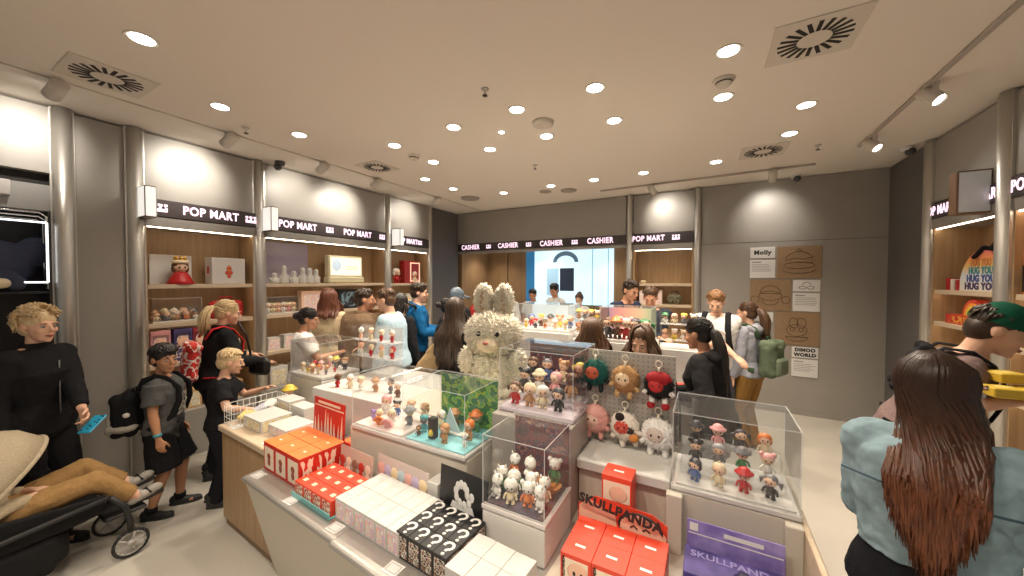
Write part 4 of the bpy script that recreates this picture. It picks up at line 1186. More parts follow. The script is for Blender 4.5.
# ------------------------------------------------------------------ big cream plush on the island
t = thing('plush_toy', 'big fluffy cream plush rabbit standing behind the jungle case', 'plush toy', (-1.475, 2.38, 1.0), R(16))
M_FUR = noisy('cream_fur', lin(236, 226, 204), lin(248, 242, 226), 40, .95)
b = MB()
for c, r, n, ln in (((0, 0, .20), (.165, .14, .21), 1500, .04), ((0, -.01, .48), (.215, .175, .18), 2600, .036), ((-.082, .0, .735), (.07, .05, .125), 700, .03), ((.082, .0, .735), (.07, .05, .125), 700, .03), ((-.20, -.04, .27), (.062, .06, .10), 350, .032), ((.20, -.04, .27), (.062, .06, .10), 350, .032), ((-.09, -.03, .05), (.075, .1, .05), 300, .03), ((.09, -.03, .05), (.075, .1, .05), 300, .03)):
    b.ball(c, r, 20)
    fuzz(c, r, n, ln, b, seed=int(c[2] * 100) + int(c[0] * 50))
b.build('body', M_FUR, t)
MB().ball((0, -.165, .42), (.085, .06, .06), 18).build('muzzle', mat('plush_cream_face', lin(236, 218, 190), .8), t)
for s_ in (-1, 1):
    e = MB().ball((s_ * .07, -.172, .50), (.02, .016, .022), 12).build('eye', M_BLACK, t)
    MB().ball((-.007 + s_ * .07, -.187, .508), (.006, .004, .006), 8).build('glint', M_PAPER, e)
    MB().ball((s_ * .085, -.037, .73), (.028, .014, .09), 12).build('inner_ear', mat('plush_ear_inner', lin(200, 165, 125), .9), t)
MB().ball((0, -.225, .44), (.022, .012, .014), 10).build('nose', mat('plush_nose', lin(190, 120, 110), .6), t)
# ------------------------------------------------------------------ people
SKIN = {'fair': lin(226, 178, 150), 'tan': lin(205, 150, 118), 'olive': lin(190, 138, 105)}
def skinmat(k):
    return noisy('skin_' + k, SKIN[k], tuple(q * .93 for q in SKIN[k]), 14, .5)
def cloth(name, c, scale=90., rough=.85):
    return noisy('cloth_' + name, c, tuple(min(1, q * 1.22 + .001) for q in c), scale, rough, bump=.15, spec=.15)
def hairmat(name, c1, c2):
    return noisy('hair_' + name, c1, c2, 30, .42, stretch=(3, 3, .5))
V = Vector
def ik(S, W, l1, l2, pole):
    d = W - S
    L = d.length
    if L > (l1 + l2) * .995:
        W = S + d * ((l1 + l2) * .995 / L)
        d = W - S
        L = d.length
    L = max(L, .08)
    a = (l1 * l1 - l2 * l2 + L * L) / (2 * L)
    h = math.sqrt(max(l1 * l1 - a * a, 1e-6))
    dn = d.normalized()
    p = pole - dn * pole.dot(dn)
    p.normalize()
    return S + dn * a + p * h, W

def hand(b, w, d, n, s, curl=.5, k=1.):
    d = d.normalized()
    n = (n - d * n.dot(d)).normalized()
    t = d.cross(n) * s
    offs = (.027, .009, -.009, -.025)
    lens = (.066, .076, .070, .054)
    for q in range(4):
        kn = w + (d * (.082 - .004 * abs(q - 1)) + t * offs[q]) * k
        b.cap(w + t * offs[q] * .55 * k, kn, .015 * k, .0125 * k, 8)
        p, a = kn, curl * (.35 + .1 * q)
        for ph, fr in enumerate((.45, .31, .24)):
            dd = (d * math.cos(a) + n * math.sin(a) + t * offs[q] * 1.2).normalized()
            e = p + dd * lens[q] * fr * k
            b.cap(p, e, (.0095 - .0008 * ph) * k, (.0088 - .0008 * ph) * k, 7)
            p = e
            a += curl * .75
    p0 = w + (d * .022 + t * .022) * k
    p1 = p0 + (d * .030 + t * .026 + n * .012) * k
    p2 = p1 + (d * .026 + t * .008 + n * .010 * (1 + curl)) * k
    p3 = p2 + (d * .022 - t * .002 + n * .008 * (1 + curl)) * k
    b.chain([p0, p1, p2, p3], [.015 * k, .0125 * k, .0105 * k, .009 * k], 8)

def person(label, x, y, face, H=1.7, g=1., fem=False, skin='fair', head=(0, 0), lean=0, Rh=None, Lh=None, vox=.0085, top=None, bottom=None, shoes=(.02, .02, .02), hair=None, hs=1., sw=1., feet=((.10, .0), (-.10, .03)), curl=.5, z=0, brow=None, lipc=None, poleR=None, poleL=None, group=None):
    face = V((face[0], face[1]))
    rz = math.atan2(-face.x, face.y)
    s = H / 1.75
    P = thing('person', label, 'person', (x, y, z), rz, group)
    P.scale = (s, s, s)
    inv = (Matrix.Translation((x, y, z)) @ Matrix.Rotation(rz, 4, 'Z') @ Matrix.Scale(s, 4)).inverted()
    loc = lambda w: inv @ V(w)
    a = R(lean)
    ca, sa = math.cos(a), math.sin(a)
    HZ = .95
    def T(p, k=1.):
        px, py, pz = p
        if pz <= HZ: return V(p)
        return V((px, py * ca + (pz - HZ) * sa, HZ + (pz - HZ) * ca - py * sa))
    vax = V((0, ca, -sa))
    ms = skinmat(skin)
    fw = .92 if fem else 1.
    # --- torso sections: (z, half width, half depth, y)
    TS = [(.84, .12, .085, 0), (.92, .168, .112, -.01), (1.0, .162, .108, 0), (1.08, .142, .098, .005), (1.2, .152, .108, .005), (1.32, .172 * sw, .115, 0), (1.40, .165 * sw, .098, -.005), (1.455, .10 * sw, .075, -.008), (1.49, .055, .055, -.005)]
    if fem:
        TS = [(.84, .13, .09, 0), (.92, .175, .118, -.015), (1.0, .160, .105, -.005), (1.08, .128, .09, .005), (1.2, .140, .108, .012), (1.30, .152 * sw, .122, .018), (1.40, .145 * sw, .09, -.005), (1.455, .088 * sw, .068, -.008), (1.49, .05, .05, -.005)]
    def secs(infl, z0, z1, gg=1.):
        out = []
        zs = [q[0] for q in TS if z0 + .015 < q[0] < z1 - .015]
        def interp(zz):
            for i in range(len(TS) - 1):
                if TS[i][0] <= zz <= TS[i + 1][0]:
                    f = (zz - TS[i][0]) / (TS[i + 1][0] - TS[i][0])
                    return [TS[i][j] * (1 - f) + TS[i + 1][j] * f for j in range(4)]
            return list(TS[0] if zz < TS[0][0] else TS[-1])
        for zz in [z0] + zs + [z1]:
            q = interp(zz)
            q[0] = zz
            neck = max(0., min(1., (zz - 1.40) / .08))
            k = gg * (1 - neck) + neck
            out.append((T((0, q[3], zz)), q[1] * k + infl, q[2] * k + infl, (1, 0, 0), tuple(vax) if zz > HZ else (0, 1, 0)))
        return out
    sh = {1: T((.168 * fw * sw, -.005, 1.415)), -1: T((-.168 * fw * sw, -.005, 1.415))}
    wr, el = {}, {}
    dflt = {1: V((.25 * (.5 + .5 * g), .06, .84)), -1: V((-.25 * (.5 + .5 * g), .06, .84))}
    for sd, tg, pl in ((1, Rh, poleR), (-1, Lh, poleL)):
        W = loc(tg) if tg is not None else (dflt[sd] + V((0, .4 * sa, -.02)))
        el[sd], wr[sd] = ik(sh[sd], W, .285, .255, V(pl) if pl else V((sd * .45, -.6, -.5)))
    ank, knee, hip = {}, {}, {}
    for sd, (fx, fy) in ((1, feet[0]), (-1, feet[1])):
        hip[sd] = V((sd * .088, -.01, .90))
        ank[sd] = V((fx, fy - .03, .085))
        knee[sd], ank[sd] = ik(hip[sd], ank[sd], .42, .415, V((sd * .12, 1, 0)))
    gl = .6 + .4 * g
    # --- head frame
    nb = T((0, -.005, 1.475))
    Hm = Matrix.Rotation(R(head[0]), 4, 'Z') @ Matrix.Rotation(-R(head[1]), 4, 'X')
    hc = nb + (Hm @ V((0, .012 + .03 * sa, .158 * hs)))
    HM = Matrix.Translation(hc) @ Hm @ Matrix.Scale(hs, 4)
    h = lambda p: HM @ V(p)
    Hr = Hm.to_3x3()
    b = Blob()
    b.sect(secs(-.006, .84, 1.485, g))
    for sd in (1, -1):
        b.cap(T((sd * .07, -.005, 1.425)), sh[sd], .055 * gl, .052 * gl)
        mid = (sh[sd] + el[sd]) / 2
        b.chain([sh[sd], mid, el[sd]], [.052 * gl, .046 * gl, .038 * gl])
        fm = el[sd].lerp(wr[sd], .3)
        b.chain([el[sd], fm, wr[sd]], [.037 * gl, .039 * gl, .026])
        d = (wr[sd] - el[sd])
        d = d.normalized()
        n = V((-sd, 0, 0)) if d.z < -.6 else V((-sd * .35, 0, -1))
        hand(b, wr[sd] + d * .012, d, n, sd, curl, 1.)
        b.chain([hip[sd], hip[sd].lerp(knee[sd], .5), knee[sd]], [.088 * gl, .075 * gl, .055 * gl])
        b.chain([knee[sd], knee[sd].lerp(ank[sd], .3) + V((0, -.012, 0)), ank[sd]], [.052 * gl, .054 * gl, .036])
        b.cap(ank[sd] + V((0, -.03, -.04)), ank[sd] + V((0, .13, -.052)), .034, .026)
    b.cap(nb + V((0, -.01, -.02)), hc + Hr @ V((0, -.02, -.05)) * hs, .052 * (fw if fem else 1), .05 * fw)
    def E(c, r):
        b.ball((0, 0, 0), 1, 14)
        k = len(b.v) - (8 * 14)
        for i in range(k, len(b.v)):
            q = b.v[i]
            b.v[i] = tuple(h((c[0] + q[0] * r[0], c[1] + q[1] * r[1], c[2] + q[2] * r[2])))
    n0 = len(b.v); b.ball((0, 0, 0), 1, 14); nv = len(b.v) - n0
    del b.v[n0:]; nf = [i for i, f in enumerate(b.f) if min(f) >= n0]; del b.f[nf[0]:], b.m[nf[0]:], b.sm[nf[0]:]
    def E(c, r):
        b.ball((0, 0, 0), 1, 14)
        for i in range(len(b.v) - nv, len(b.v)):
            q = b.v[i]
            b.v[i] = tuple(h((c[0] + q[0] * r[0], c[1] + q[1] * r[1], c[2] + q[2] * r[2])))
    E((0, -.012, .022), (.074, .092, .088))
    E((0, .028, -.03), (.061, .066, .085))
    E((0, .045, -.085), (.042, .045, .034))
    E((0, .078, -.103), (.018, .018, .014))
    for sd in (1, -1):
        E((sd * .074, -.012, -.012), (.011, .022, .031))
        E((sd * .036, .062, -.03), (.024, .024, .022))
        E((sd * .030, .083, .022), (.024, .010, .007))
    b.cap(h((0, .090, .008)), h((0, .110, -.026)), .008 * hs, .012 * hs, 8)
    E((0, .104, -.032), (.015, .010, .008))
    E((0, .090, -.066), (.022, .010, .011))
    bo = b.grow('body', ms, P, vox, 3)
    # eyes, lips
    for sd in (1, -1):
        e = MB().ball(h((sd * .030, .0815, -.002)), .0105 * hs, 10)
        e.ball(h((sd * .030, .0870, -.002)), .0068 * hs, 8, 1)
        e.build('eye', [mat('eye_white', (.42, .38, .35), .4), mat('iris_dark', (.03, .02, .015), .25)], P)
    lm = mat('lips_' + (lipc and 'rose' or 'plain'), lin(170, 85, 80) if lipc else lin(180, 110, 95), .5)
    l_ = MB()
    l_.tube([h((-.022, .090, -.066)), h((-.01, .1005, -.0625)), h((0, .1015, -.064)), h((.01, .1005, -.0625)), h((.022, .090, -.066))], [.002, .0045, .0045, .0045, .002], 6)
    l_.tube([h((-.018, .091, -.069)), h((0, .100, -.0725)), h((.018, .091, -.069))], [.002, .005, .002], 6)
    l_.build('lips', lm, P)
    # --- clothing
    if top:
        c = Blob()
        hem = top.get('hem', .90)
        inf = top.get('fit', .014)
        c.sect(secs(inf, hem, 1.462, g))
        for sd in (1, -1):
            c.cap(T((sd * .07, -.005, 1.42)), sh[sd], (.052) * gl + inf * .4, .048 * gl + inf * .5)
            if top.get('sleeve', 'long') == 'long':
                e = el[sd].lerp(wr[sd], top.get('cuff', .93))
                c.chain([sh[sd], (sh[sd] + el[sd]) / 2, el[sd]], [.050 * gl + inf * .7, .045 * gl + inf * .8, .040 * gl + inf * .8])
                c.cap(el[sd], el[sd].lerp(e, .55), .040 * gl + inf * .8, .038 * gl + inf * .7)
                c.tube([el[sd].lerp(e, .5), e], [.037 * gl + inf * .7, .031 + inf * .45], 14)
            else:
                e = sh[sd].lerp(el[sd], .72)
                c.tube([sh[sd], sh[sd].lerp(el[sd], .4), e], [.056 * gl + inf, .055 * gl + inf, .056 * gl + inf * 1.3], 16)
        if top.get('collar'):
            c.tube([nb + V((0, -.012, -.025)), nb + V((0, -.012, .03))], [.078 * top['collar'], .066 * top['collar']], 16)
        so = c.grow(top.get('name', 'shirt'), top['m'], P, max(vox, .008), 3, top.get('wr', .018), .09)
        if top.get('hood'):
            q = Blob()
            q.ball(nb + V((0, -.085, -.03)), (.13, .075, .075), 14)
            q.chain([nb + V((-.10, -.05, -.01)), nb + V((-.085, .04, -.045)), nb + V((-.02, .085, -.10))], [.04, .032, .02])
            q.chain([nb + V((.10, -.05, -.01)), nb + V((.085, .04, -.045)), nb + V((.02, .085, -.10))], [.04, .032, .02])
            q.grow('hood', top['m'], P, .009, 3, .012, .06)
        if top.get('extra'):
            top['extra'](P, T, secs, nb)
    if bottom:
        c = Blob()
        inf = bottom.get('fit', .012)
        c.sect(secs(inf * .8, .83, bottom.get('waist', 1.0), g))
        for sd in (1, -1):
            if bottom['kind'] == 'shorts':
                e = hip[sd].lerp(knee[sd], .92)
                c.chain([hip[sd], hip[sd].lerp(knee[sd], .4)], [.092 * gl + inf, .09 * gl + inf])
                c.tube([hip[sd].lerp(knee[sd], .2), e], [.09 * gl + inf, .092 * gl + inf * 1.6], 18)
            else:
                c.chain([hip[sd], hip[sd].lerp(knee[sd], .5), knee[sd]], [.09 * gl + inf, .08 * gl + inf, .06 * gl + inf])
                c.cap(knee[sd], knee[sd].lerp(ank[sd], .5), .06 * gl + inf, .055 * gl + inf)
                c.tube([knee[sd].lerp(ank[sd], .4), ank[sd] + V((0, 0, -.02))], [.055 * gl + inf, .052 + inf], 16)
        c.grow(bottom['kind'], bottom['m'], P, max(vox, .009), 3, .012, .08)
    if shoes:
        for sd in (1, -1):
            A = ank[sd]
            dx = V((sd * .10, 1, 0)).normalized()
            k = Blob()
            k.ball(A + dx * -.045 + V((0, 0, -.03)), (.042, .05, .052), 12)
            k.cap(A + dx * -.03 + V((0, 0, -.035)), A + dx * .10 + V((0, 0, -.05)), .042, .036)
            k.ball(A + dx * .135 + V((0, 0, -.052)), (.042, .06, .032), 12)
            k.tube([A + V((0, -.01, -.03)), A + V((0, -.015, .025))], [.048, .046], 14)
            sm = mat('shoe_%d' % int(sum(shoes) * 1000), shoes, .55)
            so = k.grow('shoe', sm, P, .008, 2)
            sl = MB()
            yaw = -math.atan2(dx.x, dx.y)
            pts = [(.043 * math.cos(q) * (1 - .12 * (math.sin(q) < 0)), .05 + .145 * math.sin(q)) for q in [2 * PI * i / 20 for i in range(20)]]
            sl.mx(Matrix.Translation((A.x, A.y, 0)) @ Matrix.Rotation(yaw, 4, 'Z')).prism(pts, .0, .022)
            sl.build('sole', mat('sole_dark', (.03, .03, .03), .7) if sum(shoes) < .3 else mat('sole_white', (.6, .58, .55), .7), so)
    # --- hair
    if hair:
        make_hair(P, hair, h, HM, T, g, hs, sw)
    rad = {'h': h, 'T': T, 'wr': wr, 'el': el, 'nb': nb, 'vax': vax, 'P': P, 'HM': HM, 'secs': secs, 'g': g, 'sh': sh}
    return rad

def make_hair(P, hr, h, HM, T, g, hs, sw):
    st, m = hr['style'], hr['m']
    rr = random.Random(hr.get('seed', 3))
    b = MB()
    def EE(c, r, n=16):
        o = len(b.v)
        b.ball((0, 0, 0), 1, n)
        for i in range(o, len(b.v)):
            q = b.v[i]
            b.v[i] = tuple(h((c[0] + q[0] * r[0], c[1] + q[1] * r[1], c[2] + q[2] * r[2])))
    vol = hr.get('vol', 1.)
    if st != 'cap':
        EE((0, -.022, .036), (.080 * vol, .095 * vol, .084 * vol))
        EE((0, -.048, -.012), (.074 * vol, .066 * vol, .078))
    def surf(phi, el_, k=1.):
        """point on the skull; phi 0 = back, el_ elevation"""
        e = R(el_)
        return h((.082 * vol * k * math.cos(e) * math.sin(phi), -.016 - .098 * vol * k * math.cos(e) * math.cos(phi), .03 + .09 * vol * k * math.sin(e)))
    def lock(pts, w):
        n = len(pts)
        b.tube(pts, [w * (.7 + .5 * math.sin(PI * min(1, (i + .6) / n))) if i < n - 1 else w * .15 for i in range(n)], 5, 0, .55)
    part = hr.get('part', 0)
    if st in ('short', 'boy'):
        for i in range(hr.get('n', 170)):
            phi = rr.uniform(-PI, PI)
            front = abs(phi) > 2.0
            e0 = rr.uniform(30, 85)
            lo = -18 if abs(phi) < 1.3 else (8 if abs(phi) < 1.75 else hr.get('fringe', 30))
            e1 = max(lo, e0 - rr.uniform(25, 50))
            k = 1.0 + rr.uniform(0, .05)
            sw_ = rr.uniform(-.2, .2) + (hr.get('sweep', .0) if front else 0)
            lock([surf(phi, e0, k), surf(phi + sw_ * .5, (e0 + e1) / 2, k + .045), surf(phi + sw_, e1, k + .02)], hr.get('w', .011))
    if st in ('long', 'ponytail', 'bun', 'fluffy'):
        # pulled back or falling locks over the skull
        N = hr.get('n', 160)
        if st == 'long':
            L0, L1 = hr['len']
            frontphi = hr.get('wrap', 2.0)
            for i in range(N):
                phi = rr.uniform(-frontphi, frontphi)
                k = 1.02 + rr.uniform(0, .07)
                pts = [surf(phi * .35, 84, k), surf(phi * .8, 58, k), surf(phi, 30, k), surf(phi, 4, k), surf(phi, -18, k * 1.02)]
                p = V(pts[-1])
                Ln = (rr.uniform(L0, L1) if not hr.get('taper') else L0 + (L1 - L0) * rr.uniform(.75, 1) * max(0, 1 - abs(phi) / 1.6)) * (1 - .12 * abs(phi) / 2)
                hx, hy = HM.translation.x, HM.translation.y
                spread = hr.get('spread', .13)
                tx = hx + math.sin(phi) * spread * rr.uniform(.75, 1.1)
                back = -.135 * (.5 + .5 * g) - (.045 if hr.get('taper') else .02)
                if abs(phi) < 1.75:
                    ty = lambda z: T((0, back, max(z, .96))).y - rr.uniform(0, .025)
                else:
                    ty = lambda z: T((0, .13 * (.5 + .5 * g), max(z, .96))).y + rr.uniform(0, .02)
                nst = 6
                for q in range(1, nst + 1):
                    f = q / nst
                    z = p.z - Ln * f
                    fx = min(1, f * 2.2)
                    xx = p.x + (tx - p.x) * fx + rr.uniform(-.006, .006) + math.sin(f * 5 + i) * hr.get('wave', .004)
                    yy = p.y + (ty(z) - p.y) * (min(1, max(0, (1.50 - z) / .12)) if abs(phi) < 1.75 else min(1, f * 2))
                    pts.append(V((xx, yy, z)))
                lock(pts, hr.get('w', .012))
        else:
            ctr = hr.get('tie', (0, -.115, .03))
            for i in range(N):
                phi = rr.uniform(-2.55, 2.55)
                e0 = rr.uniform(15, 75) if abs(phi) > 1.5 else rr.uniform(-25, 80)
                k = 1.03 + rr.uniform(0, .03)
                t0 = surf(phi, e0, k)
                t1 = surf(phi * .5, e0 * .7 + 6, k + .03)
                lock([t0, t1, h((ctr[0] + rr.uniform(-.02, .02), ctr[1] + .01, ctr[2] + rr.uniform(-.02, .02)))], .010)
            if st == 'bun':
                r = hr.get('bun', .042)
                for i in range(60):
                    a0, tl = rr.uniform(0, 2 * PI), rr.uniform(-1, 1)
                    ax = V((rr.uniform(-1, 1), rr.uniform(-1, 1), rr.uniform(-1, 1))).normalized()
                    u = ax.orthogonal().normalized(); w = ax.cross(u)
                    c = V((ctr[0], ctr[1] - r * .6, ctr[2]))
                    lock([h(c + (u * math.cos(a0 + q * .5) + w * math.sin(a0 + q * .5)) * r * .9) for q in range(5)], .010)
                EE((ctr[0], ctr[1] - r * .6, ctr[2]), (r, r, r), 12)
            elif st == 'ponytail':
                L0, L1 = hr['len']
                base = h(ctr)
                for i in range(hr.get('tail', 70)):
                    Ln = rr.uniform(L0, L1)
                    ox, oy = rr.uniform(-.02, .02), rr.uniform(-.02, .02)
                    pts = [V(base)]
                    bw = HM.to_3x3() @ V((0, -1, 0))
                    for q in range(1, 7):
                        f = q / 6
                        out = hr.get('out', .09) * min(1, f * 2.5)
                        pts.append(V((base.x + bw.x * out + ox * (1 + 1.6 * math.sin(PI * f)), base.y + bw.y * out - abs(oy) * .5, base.z + .02 * math.sin(PI * min(1, f * 3)) - Ln * f * f ** .15)) + V((0, oy * (1 + f), 0)))
                    lock(pts, hr.get('w', .012))
            elif st == 'fluffy':
                for i in range(hr.get('tufts', 260)):
                    phi = rr.uniform(-2.4, 2.4)
                    e0 = rr.uniform(-25 if abs(phi) < 1.4 else 25, 88)
                    a, q = surf(phi, e0, 1.), surf(phi + rr.uniform(-.3, .3), e0 + rr.uniform(-15, 25), 1.18)
                    lock([a, q, surf(phi + rr.uniform(-.6, .6), e0 + rr.uniform(-25, 15), 1.3 + rr.uniform(0, .14))], .012)
    ho = b.build('hair', m, P)
    if hr.get('brows', True):
        e = MB()
        for sd in (1, -1):
            e.tube([h((sd * .014, .0945, .022)), h((sd * .032, .0925, .028)), h((sd * .047, .079, .022))], [.003, .004, .002], 5)
        e.build('eyebrows', m, P)
    return ho

HB = hairmat('black', (.010, .008, .007), (.022, .017, .014))
HD = hairmat('dark_brown', (.022, .012, .007), (.05, .027, .014))
HBR = hairmat('brown', (.06, .028, .013), (.12, .06, .028))
HAU = hairmat('auburn', (.09, .028, .014), (.15, .05, .024))
HBL = hairmat('blonde', lin(196, 165, 118), lin(230, 208, 168))
HGR = hairmat('blue_grey', lin(70, 85, 100), lin(105, 120, 132))
C_BLACK = cloth('black', (.011, .011, .013))
C_NAVY = cloth('navy', lin(38, 46, 66))
C_WHITE = cloth('white', (.70, .69, .67))
C_JEANS = cloth('dark_trousers', (.012, .012, .016), 160)
C_KHAKI = cloth('khaki', lin(140, 105, 55))
TR = lambda m=None, **k: dict(kind='trousers', m=m or C_JEANS, **k)

# woman with phone beside the steel column
zipm = mat('zip_metal', (.4, .4, .4), .3, 1.)
def jacket(P, T, secs, nb):
    g = MB()
    g.tube([T((0, .150, z)) for z in (1.0, 1.12, 1.22, 1.32, 1.38)], .004, 6)
    g.build('zip', zipm, P)
    e = MB()
    for i in range(6):
        e.ball(T((-.10 + .012 * i, .142 + .001 * i, 1.27 + .012 * math.sin(i * 2.1))), (.009, .004, .006), 6)
    e.build('embroidery', mat('silver_thread', (.35, .35, .36), .5), P)
q = person('blonde woman in a black zip jacket holding a blue phone, behind the stroller', -4.05, .562, (.86, .5), 1.70, 1.02, True, 'fair', head=(-6, 4), Lh=(-3.70, .70, .97), top=dict(m=C_BLACK, hem=.86, fit=.022, collar=1.0, name='jacket', extra=jacket), bottom=TR(C_BLACK), hair=dict(style='fluffy', m=HBL, vol=1.05, tufts=360), lipc=1, vox=.007, curl=.8)
ph = thing('phone', 'phone in a patterned blue case held by the blonde woman', 'phone', (-3.70, .735, .905), R(40))
MB().at(rx=R(30)).clohi((-.037, -.075, -.005), (.037, .075, .005), .004).build('case', mat('phone_case_blue', lin(40, 150, 190), .4), ph)
g = MB().at(rx=R(30))
rr = random.Random(2)
for i in range(9):
    g.ball((rr.uniform(-.028, .028), rr.uniform(-.065, .065), .0052), (.008, .006, .0008), 7)
g.build('case_print', mat('print_navy', lin(20, 40, 70), .5), ph)

# boy in grey tee
def teeprint(P, T, secs, nb):
    rr = random.Random(9)
    g = MB()
    for i in range(90):
        g.ball(T((rr.uniform(-.085, .085), .152 + rr.uniform(-.004, .004), rr.uniform(1.06, 1.28))), (rr.uniform(.008, .02), .006, rr.uniform(.008, .02)), 7)
    g.build('shirt_print', mat('print_grey', lin(165, 160, 150), .7), P)
C_GREY = cloth('grey_tee', lin(78, 78, 78))
boy = person('dark-haired boy in a grey printed T-shirt and black shorts', -3.86, 1.15, (.62, .78), 1.33, 1.12, False, 'olive', head=(-40, 6), top=dict(m=C_GREY, sleeve='short', hem=.80, fit=.026, extra=teeprint), bottom=dict(kind='shorts', m=C_BLACK, fit=.03), shoes=(.018, .018, .02), hair=dict(style='boy', m=HB, vol=1.06, fringe=16, sweep=.3, n=260, w=.013), hs=1.22, feet=((.10, -.05), (-.13, .10)), vox=.0075)
bP = boy['P']
w = boy['wr'][1]; e_ = boy['el'][1]
MB().tube([w.lerp(e_, .08), w.lerp(e_, .2)], [.034, .036], 14).build('wristband', mat('wristband_teal', lin(70, 150, 165), .5), bP)
for sd in (1, -1):
    MB().tube([(boy['P'] and V((0, 0, 0))) + V(((.10, -.13)[sd < 0], (-.08, .07)[sd < 0], z)) for z in (.07, .13)], [.05, .052], 14).build('sock', C_BLACK, bP)

def backpack(label, person_, m, m2, dims=(.30, .16, .42), off=(0, -.235, 1.19), strap=C_BLACK, pocket=True, straps=True, name='backpack', tiltx=0):
    """soft pack on a person's back, in the person's own frame"""
    P, T, sh, g = person_['P'], person_['T'], person_['sh'], person_['g']
    t = thing(name, label, 'backpack', P.location, P.rotation_euler.z)
    t.scale = P.scale
    lean_m = Matrix.Identity(4)
    v = person_['vax']
    ang = math.atan2(-v.z, v.y)
    M = Matrix.Translation(T(off)) @ Matrix.Rotation(-ang + tiltx, 4, 'X')
    b = Blob()
    W, D, Hh = (q / 2 for q in dims)
    for zz in (-1, 1):
        for xx in (-1, 1):
            for yy in (-1, 1):
                rr_ = min(.06, D * .85)
                b.ball(M @ V((xx * (W - rr_), yy * (D - rr_ * .85), zz * (Hh - rr_))), rr_, 10)
    b.mx(M).cbox((0, 0, 0), (W * 2, D * 2 - .02, Hh * 2 - .08), .04)
    b.cbox((0, 0, 0), (W * 2 - .06, D * 2, Hh * 2 - .1), .03)
    b.cbox((0, 0, 0), (W * 2 - .1, D * 2 - .04, Hh * 2), .04)
    b.M = None
    b.grow('pack', m, t, .009, 4, .012, .08)
    if pocket:
        p = Blob().mx(M)
        p.cbox((0, -D - .012, -Hh * .38), (W * 1.5, .06, Hh * .95), .028)
        p.M = None
        p.grow('front_pocket', m2, t, .008, 3, .008, .06)
    if pocket: MB().mx(M).tube([(-.04, D * .4, Hh), (-.03, D * .4, Hh + .03), (.03, D * .4, Hh + .03), (.04, D * .4, Hh)], .008, 7).build('grab_handle', strap, t)
    if straps:
        for sd in (1, -1):
            s0 = sh[sd]
            k = .11 / abs(s0.x) if abs(s0.x) > .01 else .6
            x = s0.x * k
            d = .135 * g
            pts = [T((x, -.15, 1.36)), T((x, -.10 * g, 1.462)), T((x, -.02, 1.493)), T((x, .06 * g, 1.466)), T((x * 1.05, d + .018, 1.36)), T((x * 1.15, d + .022, 1.22)), T((x * 1.35, d * .7 + .02, 1.08)), T((x * 1.65, .0, 1.0)), T((x * 1.4, -.13, 1.0))]
            MB().tube(pts, .028, 8, 0, .28).build('shoulder_strap', strap, t)
    return t
bpk = backpack('black backpack with white flap worn low by the boy in grey', boy, C_BLACK, cloth('offwhite_flap', lin(170, 165, 155)), (.36, .20, .44), (0, -.27, 1.12))
b = Blob()
b.ball((.13, -.27, 1.0), (.075, .12, .05)); b.ball((.13, -.35, .99), (.05, .06, .06))
b.grow('white_flap', cloth('offwhite_flap', (0, 0, 0)), bpk, .009, 3, .01, .05)
MB().ball((.178, -.22, 1.14), (.012, .03, .025), 10).build('badge', pm('white'), bpk)

# blond boy at the counter
person('blond boy in a black T-shirt leaning on the oak counter', -3.62, 1.43, (.52, .85), 1.27, 1.05, False, 'fair', head=(6, 14), lean=6, Rh=(-3.26, 1.52, .83), Lh=(-3.5, 1.72, .92), top=dict(m=C_BLACK, sleeve='short', hem=.84, fit=.022), bottom=TR(C_JEANS), shoes=(.03, .03, .03), hair=dict(style='boy', m=HBL, vol=1.02, fringe=34, n=240, w=.011), hs=1.2, vox=.0075, feet=((.09, 0), (-.09, -.05)))
# woman with red bag by the shelves
w4 = person('blonde woman in a black jacket with a red patterned bag by the doll shelves', -4.20, 1.62, (.15, .99), 1.70, 1.05, True, 'fair', head=(-8, 14), lean=8, Rh=(-3.98, 1.96, 1.06), Lh=(-4.3, 1.96, 1.1), top=dict(m=C_BLACK, hem=.88, fit=.025, collar=1.05, name='jacket'), bottom=TR(), hair=dict(style='ponytail', m=HBL, vol=1.06, tie=(0, -.115, .05), len=(.22, .3), tail=60))
M_REDBAG = multi('red_bag_print', [lin(200, 40, 35), lin(215, 60, 45), lin(230, 215, 205), lin(180, 30, 35), lin(210, 50, 40)], 15, .7)
backpack('red patterned drawstring bag on the blonde woman by the shelves', w4, M_REDBAG, M_REDBAG, (.26, .12, .38), (.04, -.22, 1.15), cloth('red_strap', lin(190, 45, 50)), pocket=False)
t = thing('shoulder_bag', 'black shoulder bag hanging at the front of the blonde shelf woman', 'bag', (-3.95, 1.90, .93), .3)
b = Blob(); b.cbox((0, 0, .1), (.24, .09, .18), .035); b.grow('bag', mat('bag_leather', (.012, .012, .012), .4), t, .008, 3)
MB().tube([(-.1, 0, .18), (-.12, -.03, .4), (-.16, -.08, .55)], .01, 7).build('strap', mat('bag_leather'), t)

